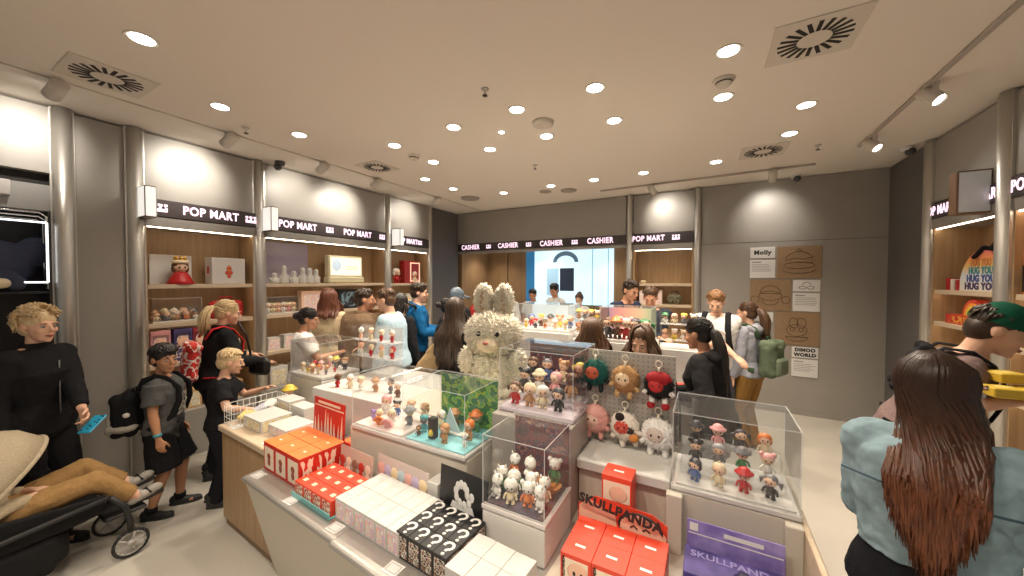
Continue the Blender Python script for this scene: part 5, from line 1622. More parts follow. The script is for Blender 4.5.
# people at the shelf wall
person('dark-haired woman with low bun in a white T-shirt behind the cube case', -3.80, 2.23, (.55, .83), 1.60, 1., True, 'tan', head=(-10, 16), lean=4, Rh=(-3.55, 2.5, 1.1), top=dict(m=C_WHITE, sleeve='short', fit=.022), bottom=TR(), hair=dict(style='bun', m=HB, vol=1.04, tie=(0, -.10, .0), bun=.045))
person('woman with long auburn hair in a beige top, turned to the shelves', -4.06, 2.72, (-.55, .83), 1.79, 1., True, 'fair', head=(0, 8), top=dict(m=cloth('beige', lin(200, 182, 150)), fit=.022), bottom=TR(), hair=dict(style='long', m=HAU, len=(.18, .26), spread=.11, n=190))
person('man in a brown jacket seen from behind, face turned right', -3.45, 2.70, (-.35, .93), 1.80, 1.08, False, 'tan', head=(-62, 6), lean=5, top=dict(m=cloth('brown_jacket', lin(120, 98, 78)), fit=.03, collar=1.0, name='jacket'), bottom=TR(), hair=dict(style='short', m=HD, fringe=38))
person('man in a pale blue shirt turned left toward the brown-jacketed man', -3.08, 2.88, (-.85, -.35), 1.81, 1.05, False, 'fair', head=(-6, 14), lean=8, Rh=(-3.35, 2.7, 1.15), top=dict(m=cloth('pale_blue', lin(165, 190, 205)), fit=.025), bottom=TR(), hair=dict(style='short', m=HBR, fringe=40))
person('person in black with dark hair close behind the pale blue shirt', -3.25, 3.117, (.1, .99), 1.74, 1.05, True, 'tan', top=dict(m=C_BLACK, fit=.025), bottom=TR(), hair=dict(style='long', m=HB, len=(.08, .14), spread=.1, n=120))
hood = person('person in a bright blue hoodie holding a white cup', -3.45, 3.60, (.70, .70), 1.86, 1.0, False, 'fair', head=(-4, 8), Rh=(-3.12, 3.72, 1.22), Lh=(-3.22, 3.86, 1.2), top=dict(m=cloth('bright_blue', lin(18, 84, 132)), fit=.028, hood=True), bottom=TR(), hair=dict(style='short', m=HD, vol=1.05, w=.014))
t = thing('paper_cup', 'white paper cup held by the person in the blue hoodie', 'cup', (-3.06, 3.83, 1.19))
MB().lathe([(.030, 0), (.033, .004), (.041, .105), (.039, .105)], n=18).build('cup', M_PAPER, t)
MB().lathe([(.043, .103), (.043, .112), (.036, .118), (.0, .118)], n=18, cap=False).build('lid', M_WHITE, t)
lh = person('woman with very long dark brown hair in a black coat, beside the plush rabbit', -2.24, 2.88, (-.15, .98), 1.72, 1.05, True, 'fair', head=(-14, 2), top=dict(m=C_BLACK, hem=.70, fit=.03, name='coat'), bottom=TR(), hair=dict(style='long', m=HD, len=(.48, .62), spread=.13, n=260))
t = thing('tote_bag', 'beige cloth bag slung at the side of the long-haired woman', 'bag', (-2.52, 2.80, .82), .5)
b = Blob(); b.loft([[(-.17, -.05, 0), (.12, -.05, 0), (.12, .05, 0), (-.17, .05, 0)], [(-.16, -.07, .15), (.15, -.07, .15), (.15, .07, .15), (-.16, .07, .15)], [(.09, -.03, .50), (.19, -.03, .50), (.19, .03, .50), (.09, .03, .50)]]); b.grow('bag', cloth('beige_tote', lin(165, 140, 105)), t, .011, 5, .025, .1)
MB().tube([(.14, 0, .47), (.2, .02, .6), (.25, .03, .68)], .022, 7, 0, .4).build('strap', cloth('beige_tote', (0, 0, 0)), t)
# queue before the till
person('person with blue-grey hair near the back corner, facing the till', -3.15, 4.10, (.1, 1), 1.79, 1.0, True, 'fair', top=dict(m=C_BLACK, fit=.022), bottom=TR(), hair=dict(style='long', m=HGR, len=(.03, .07), spread=.09, n=110))
person('person in a red top with black hair waiting at the till', -3.25, 4.85, (.2, 1), 1.76, 1.0, False, 'tan', top=dict(m=cloth('red_top', lin(150, 40, 38)), fit=.022), bottom=TR(), hair=dict(style='short', m=HB))
person('person in a dark coat between the long-haired woman and the queue', -3.02, 3.72, (.5, .85), 1.66, 1.0, True, 'tan', top=dict(m=C_BLACK, fit=.03), bottom=TR(), hair=dict(style='bun', m=HB))
# staff
C_STAFF = cloth('staff_white', (.60, .60, .58))
person('long-haired staff member in pale top before the till opening, leftmost', -3.35, 5.88, (.6, -.8), 1.78, 1.0, True, 'fair', head=(0, 10), top=dict(m=C_STAFF, fit=.02), bottom=TR(), hair=dict(style='long', m=HBR, len=(.2, .28), n=110))
person('staff member with short dark hair in white, left of the screen', -3.25, 6.85, (.1, -1), 1.72, 1.0, False, 'tan', head=(0, 20), top=dict(m=C_STAFF, sleeve='short', fit=.02), bottom=TR(), hair=dict(style='short', m=HB))
person('staff member with tousled black hair before the screen arch', -2.79, 6.93, (-.4, -.9), 1.83, 1.0, False, 'tan', head=(10, 14), top=dict(m=C_STAFF, sleeve='short', fit=.02), bottom=TR(), hair=dict(style='short', m=HB, vol=1.06))
person('staff member with a top bun before the screen', -2.24, 6.86, (-.1, -1), 1.64, 1.0, True, 'fair', head=(8, 18), top=dict(m=C_STAFF, fit=.02), bottom=TR(), hair=dict(style='bun', m=HBR, tie=(0, -.05, .11)))
# right middle
person('bearded man in a navy shirt bending over the second island', -1.04, 4.92, (.75, -.55), 1.93, 1.08, False, 'tan', head=(0, 22), lean=12, Rh=(-.78, 4.62, 1.28), Lh=(-.7, 4.75, 1.28), top=dict(m=C_NAVY, fit=.022), bottom=TR(), hair=dict(style='short', m=HD, fringe=42))
b = MB()
person('man in a dark shirt looking down at the second island', -.63, 4.82, (.05, -1), 1.84, 1.05, False, 'tan', head=(0, 26), lean=6, Rh=(-.5, 4.62, 1.2), Lh=(-.8, 4.62, 1.2), top=dict(m=cloth('slate_shirt', lin(52, 56, 66)), fit=.022), bottom=TR(), hair=dict(style='short', m=HBR, fringe=38))
w17 = person('man in a white T-shirt with dark backpack straps looking down', .09, 4.62, (-.1, -1), 1.81, 1.08, False, 'fair', head=(0, 28), lean=5, Rh=(.25, 4.32, 1.12), Lh=(-.1, 4.32, 1.12), top=dict(m=C_WHITE, sleeve='short', fit=.028), bottom=TR(cloth('grey_trousers', lin(70, 70, 74))), hair=dict(style='short', m=hairmat('light_brown', lin(120, 82, 50), lin(160, 115, 70)), fringe=40))
backpack('dark backpack of the man in the white T-shirt', w17, C_BLACK, C_BLACK, (.30, .15, .42))
w18 = person('woman with curly ponytail in a lilac-grey hoodie, side on, by the boards', .40, 4.70, (-.82, .45), 1.66, 1.02, True, 'fair', head=(6, 8), top=dict(m=cloth('lilac_grey', lin(150, 152, 162)), fit=.026, hood=True), bottom=TR(C_KHAKI, fit=.025), shoes=(.25, .22, .18), hair=dict(style='ponytail', m=HBR, len=(.26, .36), tie=(0, -.105, .045), tail=80, w=.014))
backpack('green backpack with small pocket on the ponytailed woman by the boards', w18, cloth('sage_green', lin(90, 102, 82)), cloth('sage_green_light', lin(106, 118, 98)), (.31, .17, .42), (0, -.235, 1.14), cloth('strap_green', lin(60, 80, 58)))
person('woman with sleek black ponytail in a black hoodie behind the corner case', .06, 2.95, (-.80, .25), 1.63, 1.05, True, 'tan', head=(-4, 16), lean=10, Rh=(-.22, 3.02, 1.05), Lh=(-.2, 2.8, 1.05), top=dict(m=cloth('black_hoodie', (.014, .013, .014)), fit=.03, hood=True), bottom=TR(), hair=dict(style='ponytail', m=HB, len=(.5, .62), tie=(0, -.11, .04), tail=70, vol=1.03))
person('brown-haired person behind the lavender-based case, only the crown showing', -.79, 2.70, (.15, 1), 1.61, 1., True, 'fair', head=(10, 14), top=dict(m=cloth('plum_top', lin(90, 60, 66)), fit=.02), bottom=TR(), hair=dict(style='long', m=HBR, len=(.25, .34), n=170))
person('woman with parted brown hair bending her head behind the pegboard', -.39, 2.70, (-.1, -.99), 1.60, 1., True, 'fair', head=(0, 22), lean=6, top=dict(m=C_BLACK, fit=.022), bottom=TR(), hair=dict(style='long', m=HBR, len=(.2, .28), n=170, wrap=2.3))
# woman in denim at the right front
def denim(P, T, secs, nb):
    g = MB()
    k = .012
    g.tube([T((-.20, -.135, 1.33)), T((-.1, -.158, 1.325)), T((0, -.162, 1.322)), T((.1, -.158, 1.325)), T((.20, -.135, 1.33))], .004, 5)
    g.build('yoke_seam', cloth('denim_seam', lin(70, 92, 104)), P)
den = cloth('washed_denim', lin(138, 162, 172), 26)
OMB = noisy('hair_auburn_ombre', (.10, .032, .014), (.20, .065, .026), 26, .38, stretch=(3, 3, .5))
N_, L_, B_ = nodes(OMB)
tc = N_.new('ShaderNodeTexCoord'); sp = N_.new('ShaderNodeSeparateXYZ'); mr = N_.new('ShaderNodeMapRange'); mx = N_.new('ShaderNodeMix')
mx.data_type = 'RGBA'
mr.inputs['From Min'].default_value = 1.62; mr.inputs['From Max'].default_value = 1.28
src = B_.inputs['Base Color'].links[0].from_socket
L_.new(tc.outputs['Object'], sp.inputs[0]); L_.new(sp.outputs['Z'], mr.inputs['Value']); L_.new(mr.outputs[0], mx.inputs['Factor'])
mx.inputs['A'].default_value = (.034, .015, .008, 1)
L_.new(src, mx.inputs['B']); L_.new(mx.outputs['Result'], B_.inputs['Base Color'])
person('woman with very long auburn hair in a washed denim shirt, back to us', .635, 1.64, (.42, .90), 1.67, 1.12, True, 'fair', head=(-46, 4), Rh=(.90, 1.94, 1.12), Lh=(.62, 1.98, 1.12), top=dict(m=den, hem=1.06, fit=.03, collar=1.05, extra=denim, wr=.03), bottom=TR(C_JEANS, fit=.016, waist=1.12), hair=dict(style='long', m=OMB, len=(.34, .62), spread=.088, n=980, w=.0072, wave=.006, vol=1.0, wrap=2.05, taper=True), sw=1.0, vox=.0065, poleL=(-.05, -.8, -.6), poleR=(.35, -.7, -.6))
# bending man with green cap
gp = person('man in a taupe T-shirt and green cap bending over yellow boxes', 1.04, 2.97, (.93, -.25), 1.84, 1.08, False, 'fair', head=(0, 24), lean=25, Rh=(1.27, 2.66, 1.31), Lh=(1.42, 2.90, 1.31), top=dict(m=cloth('taupe_tee', lin(120, 100, 98)), sleeve='short', fit=.024), bottom=TR(), hair=dict(style='short', m=HD, fringe=44), vox=.0075)
HMg = gp['HM']
gc = MB().mx(HMg)
gc.lathe([(.086, -.005), (.09, .02), (.088, .05), (.07, .085), (.04, .105), (.0, .112)], (0, -.012, .03), 22, cap=False)
gc.build('cap', cloth('cap_green', lin(20, 78, 58)), gp['P'])
br = MB().mx(HMg)
br.loft([[(x, .06 + .085 * math.cos(x * 14), .034 - .6 * x * x) for x in [-.07 + .014 * i for i in range(11)]] + [(x, .05 + .02 * math.cos(x * 14), .038 - .6 * x * x) for x in [.07 - .014 * i for i in range(11)]], [(x, .06 + .085 * math.cos(x * 14), .028 - .6 * x * x) for x in [-.07 + .014 * i for i in range(11)]] + [(x, .05 + .02 * math.cos(x * 14), .030 - .6 * x * x) for x in [.07 - .014 * i for i in range(11)]]], smooth=False)
br.build('cap_brim', cloth('cap_green', (0, 0, 0)), gp['P'])
backpack('black backpack on the bending man in the green cap', gp, C_BLACK, C_BLACK, (.25, .07, .30), (0, -.15, 1.30), pocket=False)
M_YEL = mat('yellow_carton', lin(218, 182, 62), .5)
for i, (dx, dy, dz, a, lb) in enumerate(((.0, 0, .0, .1, 'front'), (.12, .03, .0, -.15, 'right'), (.05, .10, .055, .3, 'rear, top'))):
    o = MB().clohi((-.058, -.05, 0), (.058, .05, .045), .004).build('yellow_carton', M_YEL, None, (1.235 + dx, 2.60 + dy, 1.352 + dz), a)
    tag(o, 'yellow carton in the hands of the man in the green cap, %s one' % lb, 'toy box')
    MB().lohi((-.03, -.02, .045), (.03, .02, .0456)).build('top_print', mat('pale_yellow', lin(235, 215, 130), .5), o)
# ------------------------------------------------------------------ second island
t = thing('display_island', 'farther white display island between the pegboard and the till', 'display island', (0, 0, 0))
MB().clohi((-2.0, 3.28, 0), (.05, 4.15, 1.0), .006).build('base', M_WHITE, t)
MB().clohi((-1.80, 3.30, 1.0), (-1.18, 3.75, 1.375), .004).build('riser', M_WHITE, t)
MB().clohi((-.88, 3.20, 1.0), (-.40, 3.62, 1.345), .004).build('riser', M_WHITE, t)
MB().clohi((-1.16, 3.32, 1.0), (-.90, 3.72, 1.33), .004).build('riser', M_WHITE, t)
MB().clohi((-.385, 3.36, 1.0), (-.06, 3.72, 1.30), .004).build('riser', M_WHITE, t)
M_RAINB = gradx('rainbow_print', [lin(190, 150, 185), lin(228, 165, 160), lin(232, 190, 165), lin(225, 215, 180), lin(165, 200, 165)], -.22, .22)
case('clear case with pastel rainbow backdrop on the farther island', (-.86, 3.22, 1.347), (-.42, 3.56, 1.655), back=M_RAINB)
case('wide clear case of mixed bright figures on the farther island', (-1.77, 3.33, 1.377), (-1.2, 3.7, 1.65), back=mat('ice_backdrop', lin(200, 220, 235), .4))
for i, (c, k) in enumerate((('charcoal', 'bob'), ('brown', 'hat'), ('red', 'buns'), ('tan', 'bob'), ('charcoal', 'pigtails'))):
    fig(k, .21, (c, 'skin', ('brown', 'orange', 'pink', 'charcoal', 'green')[i]), (-.80 + i * .08, 3.30, 1.37), 'tall %s figure in %s, %s in the rainbow case' % (KN[k], c, where(i, 5)), group='figures in the rainbow case')
mixc = ['yellow', 'charcoal', 'orange', 'peach', 'cream', 'red', 'brown', 'white', 'yellow', 'blue']
for i in range(10):
    r, q = divmod(i, 5)
    k = ('bob', 'hat', 'hood', 'afro', 'buns')[(i * 3) % 5]
    fig(k, .10 if r == 0 else .14, (mixc[i], 'skin', mixc[(i + 4) % 10]), (-1.70 + q * .11, 3.40 + r * .14, 1.40), '%s figure in %s, %s, %s row of the wide far case' % (KN[k], mixc[i], where(q, 5), RW[2][r]), group='figures in the wide far case')
def stand(label, x0, x1, y, zb, zs, top):
    t = thing('figure_stand', label, 'display stand', ((x0 + x1) / 2, y, zb))
    w = (x1 - x0) / 2
    for z in zs:
        MB().clohi((-w, -.05, z - .006), (w, .06, z), .001).build('shelf', acrylic('clear_stand'), t)
    for x in (-w, w - .005):
        MB().lohi((x, -.05, 0), (x + .005, .06, top)).build('side_panel', M_ACR, t)
stand('clear two-shelf figure stand at the right of the farther island', -.37, -.07, 3.42, 1.3, (.08, .22), .33)
stand('clear two-shelf figure stand between the two cases of the farther island', -1.15, -.91, 3.42, 1.33, (.06, .19), .33)
for sname, x0, y, zz, cs in (('right far stand', -.33, 3.41, (1.3805, 1.5205), ['peach', 'yellow', 'white', 'tan', 'white', 'cream', 'grey', 'green']), ('middle far stand', -1.12, 3.41, (1.3905, 1.5205), ['tan', 'yellow', 'cream', 'orange', 'tan', 'grey', 'brown', 'yellow'])):
    n = 4
    for i in range(8):
        r, q = divmod(i, 4)
        k = ('bob', 'hat', 'buns', 'afro')[(i * 3 + r) % 4]
        fig(k, .10, (cs[i], 'skin', cs[(i + 3) % 8]), (x0 + q * (.075 if 'right' in sname else .062), y, zz[r]), '%s figure in %s, %s, %s shelf of %s' % (KN[k], cs[i], where(q, 4), ('lower', 'upper')[r], sname), group='figures on the far stands')
for i in range(5):
    toybox('pale pink carton, %s on the front ledge of the farther island' % where(i, 5), (-.80 + i * .085, 3.14, 1.0), 0, (.08, .10, .09), mat('pale_pink_box', lin(236, 214, 208), .5), M_PASTEL, None, None, 'toy_carton', 'pale pink cartons')
t = thing('ledge_table', 'low white ledge along the front of the farther island', 'ledge', (-.4, 3.14, 0))
MB().clohi((-.55, -.09, .94), (.42, .055, 1.0), .003).clohi((-.55, -.03, 0), (.42, .055, .94), .003).build('ledge', M_WHITE, t)
toybox('teal carton by the black-hooded woman on the farther island', (-.085, 3.15, 1.0), 0, (.12, .10, .16), mat('teal_box', lin(95, 185, 195), .45), None, None, None, 'toy_carton')
toybox('red carton beside the teal one on the farther island', (-.20, 3.13, 1.0), 0, (.10, .10, .07), M_REDOR, None, None, None, 'toy_carton')
case('small clear case with one figure at the right end of the farther island', (-.13, 3.30, 1.30 - .298), (.03, 3.345, 1.25), base=.02)
fig('hood', .12, ('tan', 'skin', 'cream'), (-.05, 3.32, 1.025), 'single hooded tan figure in the small clear case of the farther island')

# ------------------------------------------------------------------ goods on the left wall shelves (x = -5.05)
SX = -5.02
def lshelf(y, z, dx=0):
    return (SX + dx, y, z)
d = fig('bob', .27, ('red', 'skin', 'brown'), lshelf(1.63, 1.8505, .06), 'large crowned doll in a red cape on the top shelf by the column', rz=PI / 2)
MB().lathe([(.066, .222), (.074, .232), (.07, .248), (.055, .256)], n=16).build('hat_band', pm('cream'), d)
g = MB()
for i in range(7):
    a = 2 * PI * i / 7
    g.tube([(.04 * math.cos(a), .04 * math.sin(a), .255), (.044 * math.cos(a), .044 * math.sin(a), .285), (.046 * math.cos(a), .046 * math.sin(a), .305)], [.016, .010, .003], 6)
g.lathe([(.046, .25), (.048, .268)], n=14)
g.build('crown', mat('gold', lin(212, 165, 80), .3, .8), d)
MB().lathe([(.12, .0), (.10, .04), (.07, .1), (.05, .13)], n=18).build('cape', pm('red'), d)
t = thing('white_board', 'white upright board behind the crowned doll', 'board', (SX - .085, 1.60, 1.8505))
MB().clohi((-.006, -.175, 0), (.006, .175, .315), .003).build('panel', M_WHITE, t)
o = MB().clohi((-.085, -.165, 0), (.085, .165, .30), .004).build('gift_box', M_WHITE, None, lshelf(2.05, 1.8505, .03))
tag(o, 'large white box with a small red and gold emblem on the top shelf', 'box')
MB().ball((.086, 0, .13), (.002, .04, .03), 12).ball((.086, 0, .175), (.002, .028, .03), 10).ball((.086, 0, .085), (.0018, .02, .02), 9).build('emblem_print', mat('emblem_red', lin(200, 80, 60), .5), o)
MB().ball((.0865, 0, .205), (.002, .012, .016), 8).ball((.0865, 0, .16), (.002, .022, .012), 8).build('gold_print', mat('gold'), o)
MB().lohi((-.03, -.167, .12), (.02, -.165, .2)).build('side_print', mat('emblem_red'), o)
case('clear case of many small figures on the doll shelves', (SX - .07, 1.40, 1.4505), (SX + .09, 1.80, 1.70), base=.015)
for i in range(10):
    r, q = divmod(i, 5)
    c = ['cream', 'grey', 'tan', 'orange', 'white', 'peach', 'grey', 'cream', 'brown', 'tan'][i]
    k = ('hood', 'bob', 'afro', 'hat', 'buns')[(i * 2 + r) % 5]
    fig(k, .10 if r == 0 else .13, (c, 'skin', ['tan', 'cream', 'white', 'peach', 'grey'][i % 5]), lshelf(1.44 + q * .08, 1.4665, .045 - r * .07), '%s figure in %s, %s, %s row on the doll shelves' % (KN[k], c, where(q, 5), RW[2][r]), rz=PI / 2, group='figures in the shelf case')
t = thing('toy_suitcase', 'red suitcase-shaped toy case on the middle doll shelf', 'case', lshelf(2.05, 1.4505, .02))
b = MB().clohi((-.06, -.165, 0), (.06, .165, .20), .03)
b.build('shell', mat('suitcase_red', lin(185, 40, 45), .4), t)
MB().tube([(0, -.06, .2), (0, -.055, .245), (0, .055, .245), (0, .06, .2)], .01, 8).build('handle', mat('suitcase_red'), t)
MB().lohi((.0605, -.165, .125), (.063, .165, .132)).lohi((.06, -.02, .11), (.066, .02, .14)).build('clasp', mat('suitcase_dark', lin(120, 25, 30), .4), t)
for i, (y, c, lb) in enumerate(((1.46, lin(205, 150, 160), 'pink'), (1.64, lin(75, 70, 120), 'indigo'), (1.80, lin(150, 50, 70), 'crimson'))):
    o = toybox('tall %s picture box on the lower doll shelf' % lb, lshelf(y, 1.0305, .03), PI / 2, (.155, .09, .34), mat('picture_box_%d' % i, c, .4), multi('picture_print_%d' % i, [c, lin(230, 210, 200), tuple(q * .5 for q in c), lin(190, 150, 150)], 12), None, None, 'picture_box')
    MB().ball((0, -.0465, .20), (.05, .001, .055), 12).build('face_print', M_SKF, o)
for i, y in enumerate((2.0, 2.12)):
    toybox('%s pale carton low on the doll shelves behind the blonde woman' % ('left', 'right')[i], lshelf(y, 1.0305, .03), PI / 2, (.1, .1, .16), M_WBOX, M_PASTEL, None, None, 'toy_carton')
for i in range(4):
    toybox('orange-trimmed carton, %s on the lowest doll shelf' % where(i, 4), lshelf(1.50 + i * .2, .5005, .03), PI / 2, (.16, .14, .2), mat('kraft_pack', lin(205, 165, 120), .5), M_CREAMBOX, None, None, 'toy_carton', 'cartons on the lowest doll shelf')
# wide unit
t = thing('poster', 'lavender poster on the back of the widest shelf unit', 'poster', (-5.18, 2.78, 1.851))
MB().clohi((-.004, -.37, 0), (.004, .37, .56), .002).build('sheet', noisy('lavender_print', lin(165, 155, 178), lin(190, 180, 190), 1.4, .5, (1, 1, 3)), t)
for i, y in enumerate((2.58, 2.70, 2.83, 2.95, 3.05, 3.14)):
    hgt = (.14, .24, .17, .22, .22, .20)[i]
    o = MB().lathe([(.055, 0), (.058, .02), (.045, .09 * hgt / .2), (.028, .125 * hgt / .2), (.034, .15 * hgt / .2), (.03, .185 * hgt / .2), (.01, hgt)], n=14).build('white_figurine', M_WHITE, None, lshelf(y, 1.8505, .05))
    tag(o, 'plain white figurine, %s in the row before the lavender poster' % where(i, 6), 'figurine', 'white figurines')
    MB().ball((0, -.05, .07 * hgt / .2), (.02, .018, .03), 8).ball((0, .05, .07 * hgt / .2), (.02, .018, .03), 8).build('arms', M_WHITE, o)
t = thing('light_box', 'glowing cream light box picture on the widest shelf unit', 'light box', lshelf(3.62, 1.8505, .02))
MB().clohi((-.08, -.30, 0), (.08, .32, .10), .02).clohi((-.06, -.29, .09), (.05, .30, .42), .012).build('housing', mat('cream_housing', lin(225, 218, 185), .4), t)
MB().lohi((.0505, -.26, .12), (.053, .27, .39)).build('screen', mat('cream_glow', lin(240, 235, 205), .4, emit=.75, ecol=lin(250, 240, 210)), t)
MB().ball((.0535, -.16, .27), (.002, .08, .09), 14).build('portrait_print', mat('print_blue_grey', lin(190, 205, 215), .5, emit=.6, ecol=lin(190, 205, 215)), t)
MB().lohi((.0535, .0, .21), (.0545, .2, .225)).lohi((.0535, -.02, .25), (.0545, .2, .26)).build('text_print', mat('print_sage', lin(200, 205, 150), .5, emit=.5, ecol=lin(200, 205, 150)), t)
case('clear case of pale figures on the widest shelf unit', (SX - .06, 2.47, 1.4505), (SX + .09, 2.88, 1.67), base=.015)
for i in range(6):
    k = ('hood', 'buns', 'bob')[i % 3]
    c = ('white', 'cream', 'peach', 'white', 'pink', 'cream')[i]
    fig(k, .14, (c, 'skin', ('white', 'cream', 'peach')[i % 3]), lshelf(2.51 + i * .065, 1.4665, .02), 'pale %s figure in %s, %s on the widest shelf unit' % (KN[k], c, where(i, 6)), rz=PI / 2, group='pale figures on the widest shelf unit')
toybox('big peach picture box on the middle shelf of the widest unit', lshelf(3.08, 1.4505, .0), PI / 2, (.30, .10, .29), mat('peach_box', lin(228, 195, 170), .45), M_PASTEL, None, None, 'picture_box')
toybox('dark picture box on the middle shelf behind the auburn-haired woman', lshelf(3.75, 1.4505, .0), PI / 2, (.50, .10, .30), M_BLACK, multi('dark_print', [lin(30, 28, 30), lin(60, 70, 80), lin(120, 150, 165), lin(35, 32, 34)], 9), None, None, 'picture_box')
for i in range(5):
    toybox('pale carton, %s on the lower shelf of the widest unit' % where(i, 5), lshelf(2.55 + i * .2, .9855, .02), PI / 2, (.15, .13, .16 + .02 * (i % 2)), M_WBOX, M_PASTEL, None, None, 'toy_carton', 'cartons low on the widest unit')
for i in range(5):
    toybox('white carton, %s on the bottom ledge of the widest unit' % where(i, 5), lshelf(2.6 + i * .3, .5005, .02), PI / 2, (.22, .16, .26), M_WBOX, M_CREAMBOX, None, None, 'toy_carton', 'cartons on the bottom of the widest unit')
# narrow unit
t = thing('frame_box', 'red display box with a bright framed window by the back corner', 'box', lshelf(5.02, 1.8405, .02))
MB().clohi((-.07, -.20, 0), (.07, .20, .42), .006).build('box', mat('frame_box_red', lin(165, 35, 32), .4), t)
g = MB()
for lo, hi in (((.071, -.06, .03), (.08, .19, .05)), ((.071, -.06, .37), (.08, .19, .39)), ((.071, -.06, .03), (.08, -.04, .39)), ((.071, .17, .03), (.08, .19, .39))):
    g.lohi(lo, hi)
g.build('frame', mat('frame_glow', lin(245, 205, 175), .4, emit=.6, ecol=lin(255, 210, 180)), t)
fig('hood', .24, ('cream', 'skin', 'white'), (-4.935, 5.08, 1.8405), 'cream hooded figure in front of the red frame box', rz=PI / 2)
fig('bob', .30, ('red', 'skin', 'white'), lshelf(4.66, 1.8405, .05), 'white-haired figure in red beside the red frame box', rz=PI / 2)
for i in range(4):
    toybox('cream carton, %s on the middle shelf of the narrow unit' % where(i, 4), lshelf(4.56 + i * .19, 1.4405, .02), PI / 2, (.15, .12, .2), M_WBOX, M_CREAMBOX, None, None, 'toy_carton', 'cartons on the narrow unit')
# back wall shelf
toybox('pale pink picture box on the back wall shelf', (-.86, BY + .15, 1.5005), 0, (.36, .10, .23), mat('pale_pink_box'), M_PASTEL, None, None, 'picture_box')
t = thing('toy_bag', 'camouflage green toy bag on the back wall shelf', 'bag', (-.49, BY + .15, 1.5005))
b = Blob(); b.cbox((0, 0, .09), (.23, .12, .17), .045); b.grow('bag', multi('camo', [lin(60, 60, 45), lin(120, 115, 90), lin(45, 42, 34), lin(150, 145, 125)], 28, .7), t, .009, 4)
MB().tube([(-.06, 0, .17), (-.05, 0, .215), (.05, 0, .215), (.06, 0, .17)], .009, 7).build('handle', mat('camo_strap', lin(60, 58, 45), .7), t)
o = MB().lathe([(.03, 0), (.045, .01), (.05, .035), (.03, .05), (.0, .052)], n=14, cap=False).build('toy_figure', pm('cream'), None, (-.98, BY + .12, 1.8505))
tag(o, 'small cream lump-shaped toy on the top back wall shelf', 'toy figure')
# ------------------------------------------------------------------ goods on the right wall shelves
def rshelf(y, z, dx=0):
    return (RX + .15 + dx, y, z)
t = thing('dome_cushion', 'rainbow dome with HUG YOU lettering on the right wall shelf', 'cushion', rshelf(4.72, 1.8105, -.02))
dome = []
n = 26
for i in range(n + 1):
    a = PI * i / n
    dome.append((.30 * math.cos(a), .36 * math.sin(a)))
m = MB()
m.prism(dome, -.06, .06, axes='YZ')
md = mat('dome_rainbow', (1, 1, 1), .6)
N, L, b_ = nodes(md)
tc = N.new('ShaderNodeTexCoord'); sp = N.new('ShaderNodeSeparateXYZ'); mr = N.new('ShaderNodeMapRange'); cr = N.new('ShaderNodeValToRGB')
mr.inputs['From Max'].default_value = .36
cols = [lin(235, 230, 222), lin(225, 225, 225), lin(210, 215, 220), lin(225, 190, 120), lin(232, 150, 90), lin(220, 110, 110)]
cr.color_ramp.elements[0].color = (*cols[0], 1); cr.color_ramp.elements[1].color = (*cols[-1], 1)
for i in range(1, 5):
    e = cr.color_ramp.elements.new(i / 5); e.color = (*cols[i], 1)
L.new(tc.outputs['Object'], sp.inputs[0]); L.new(sp.outputs['Z'], mr.inputs['Value']); L.new(mr.outputs[0], cr.inputs[0]); L.new(cr.outputs[0], b_.inputs['Base Color'])
m.build('dome', md, t)
for i, c in enumerate((lin(60, 45, 90), lin(50, 80, 150), lin(60, 140, 150), lin(200, 130, 70))):
    text('HUG YOU', .085, t, (-.0615, 0, .04 + i * .07), (PI / 2, 0, -PI / 2), mat('ink_%d' % i, c, .5), bold=.004, sx=1. - .12 * i)
t = thing('plush_toy', 'black plush cat-like toy draped over the rainbow dome', 'plush toy', rshelf(4.58, 1.8105 + .36, -.02))
b = Blob(); b.chain([(0, .12, .0), (0, 0, .03), (0, -.12, .05)], [.035, .06, .055]); b.ball((0, -.16, .13), (.06, .06, .055)); b.chain([(-.06, .1, .02), (-.075, .2, -.06)], [.02, .018])
for s_ in (-1, 1):
    b.tube([(s_ * .03, -.16, .16), (s_ * .035, -.165, .215)], [.022, .005], 8)
b.grow('body', C_BLACK, t, .008, 3)
t = thing('toy_book', 'red and white boxed set leaning beside the rainbow dome', 'box', rshelf(5.12, 1.8105, -.03))
for i in range(3):
    MB().at((0, .06 - i * .075, 0), R(8 - i * 10)).clohi((-.06, -.03, 0), (.06, .03, .12 - .01 * i), .003).build('box', mat('set_%d' % (i % 2), (lin(170, 30, 35), lin(225, 215, 205))[i % 2], .5), t)
t = thing('dome_cushion', 'small rainbow half-dome on the lower right wall shelf', 'cushion', rshelf(4.83, 1.58, -.03))
for i, c in enumerate((lin(200, 60, 45), lin(220, 140, 50), lin(225, 190, 70), lin(90, 150, 90))):
    MB().prism([((.15 - .03 * i) * math.cos(PI * q / 16), (.15 - .03 * i) * math.sin(PI * q / 16)) for q in range(17)], -.04 - .004 * i, .04 + .004 * i, axes='YZ').build('band', mat('band_%d' % i, c, .6), t)
toybox('long red box with a yellow stripe under the small rainbow half-dome', rshelf(4.9, 1.4905, -.03), -PI / 2, (.5, .16, .089), mat('redlong', lin(190, 45, 35), .5), multi('red_yellow', [lin(200, 60, 40), lin(230, 170, 70), lin(190, 40, 35)], 18), None, None, 'picture_box')
t = thing('poster', 'orange picture with dark hills past the last steel column', 'poster', (RX + .05, 3.95, 1.8005))
MB().clohi((-.006, -.24, 0), (.006, .24, .60), .002).build('sheet', noisy('sunset_print', lin(205, 125, 65), lin(225, 150, 85), 2, .5), t)
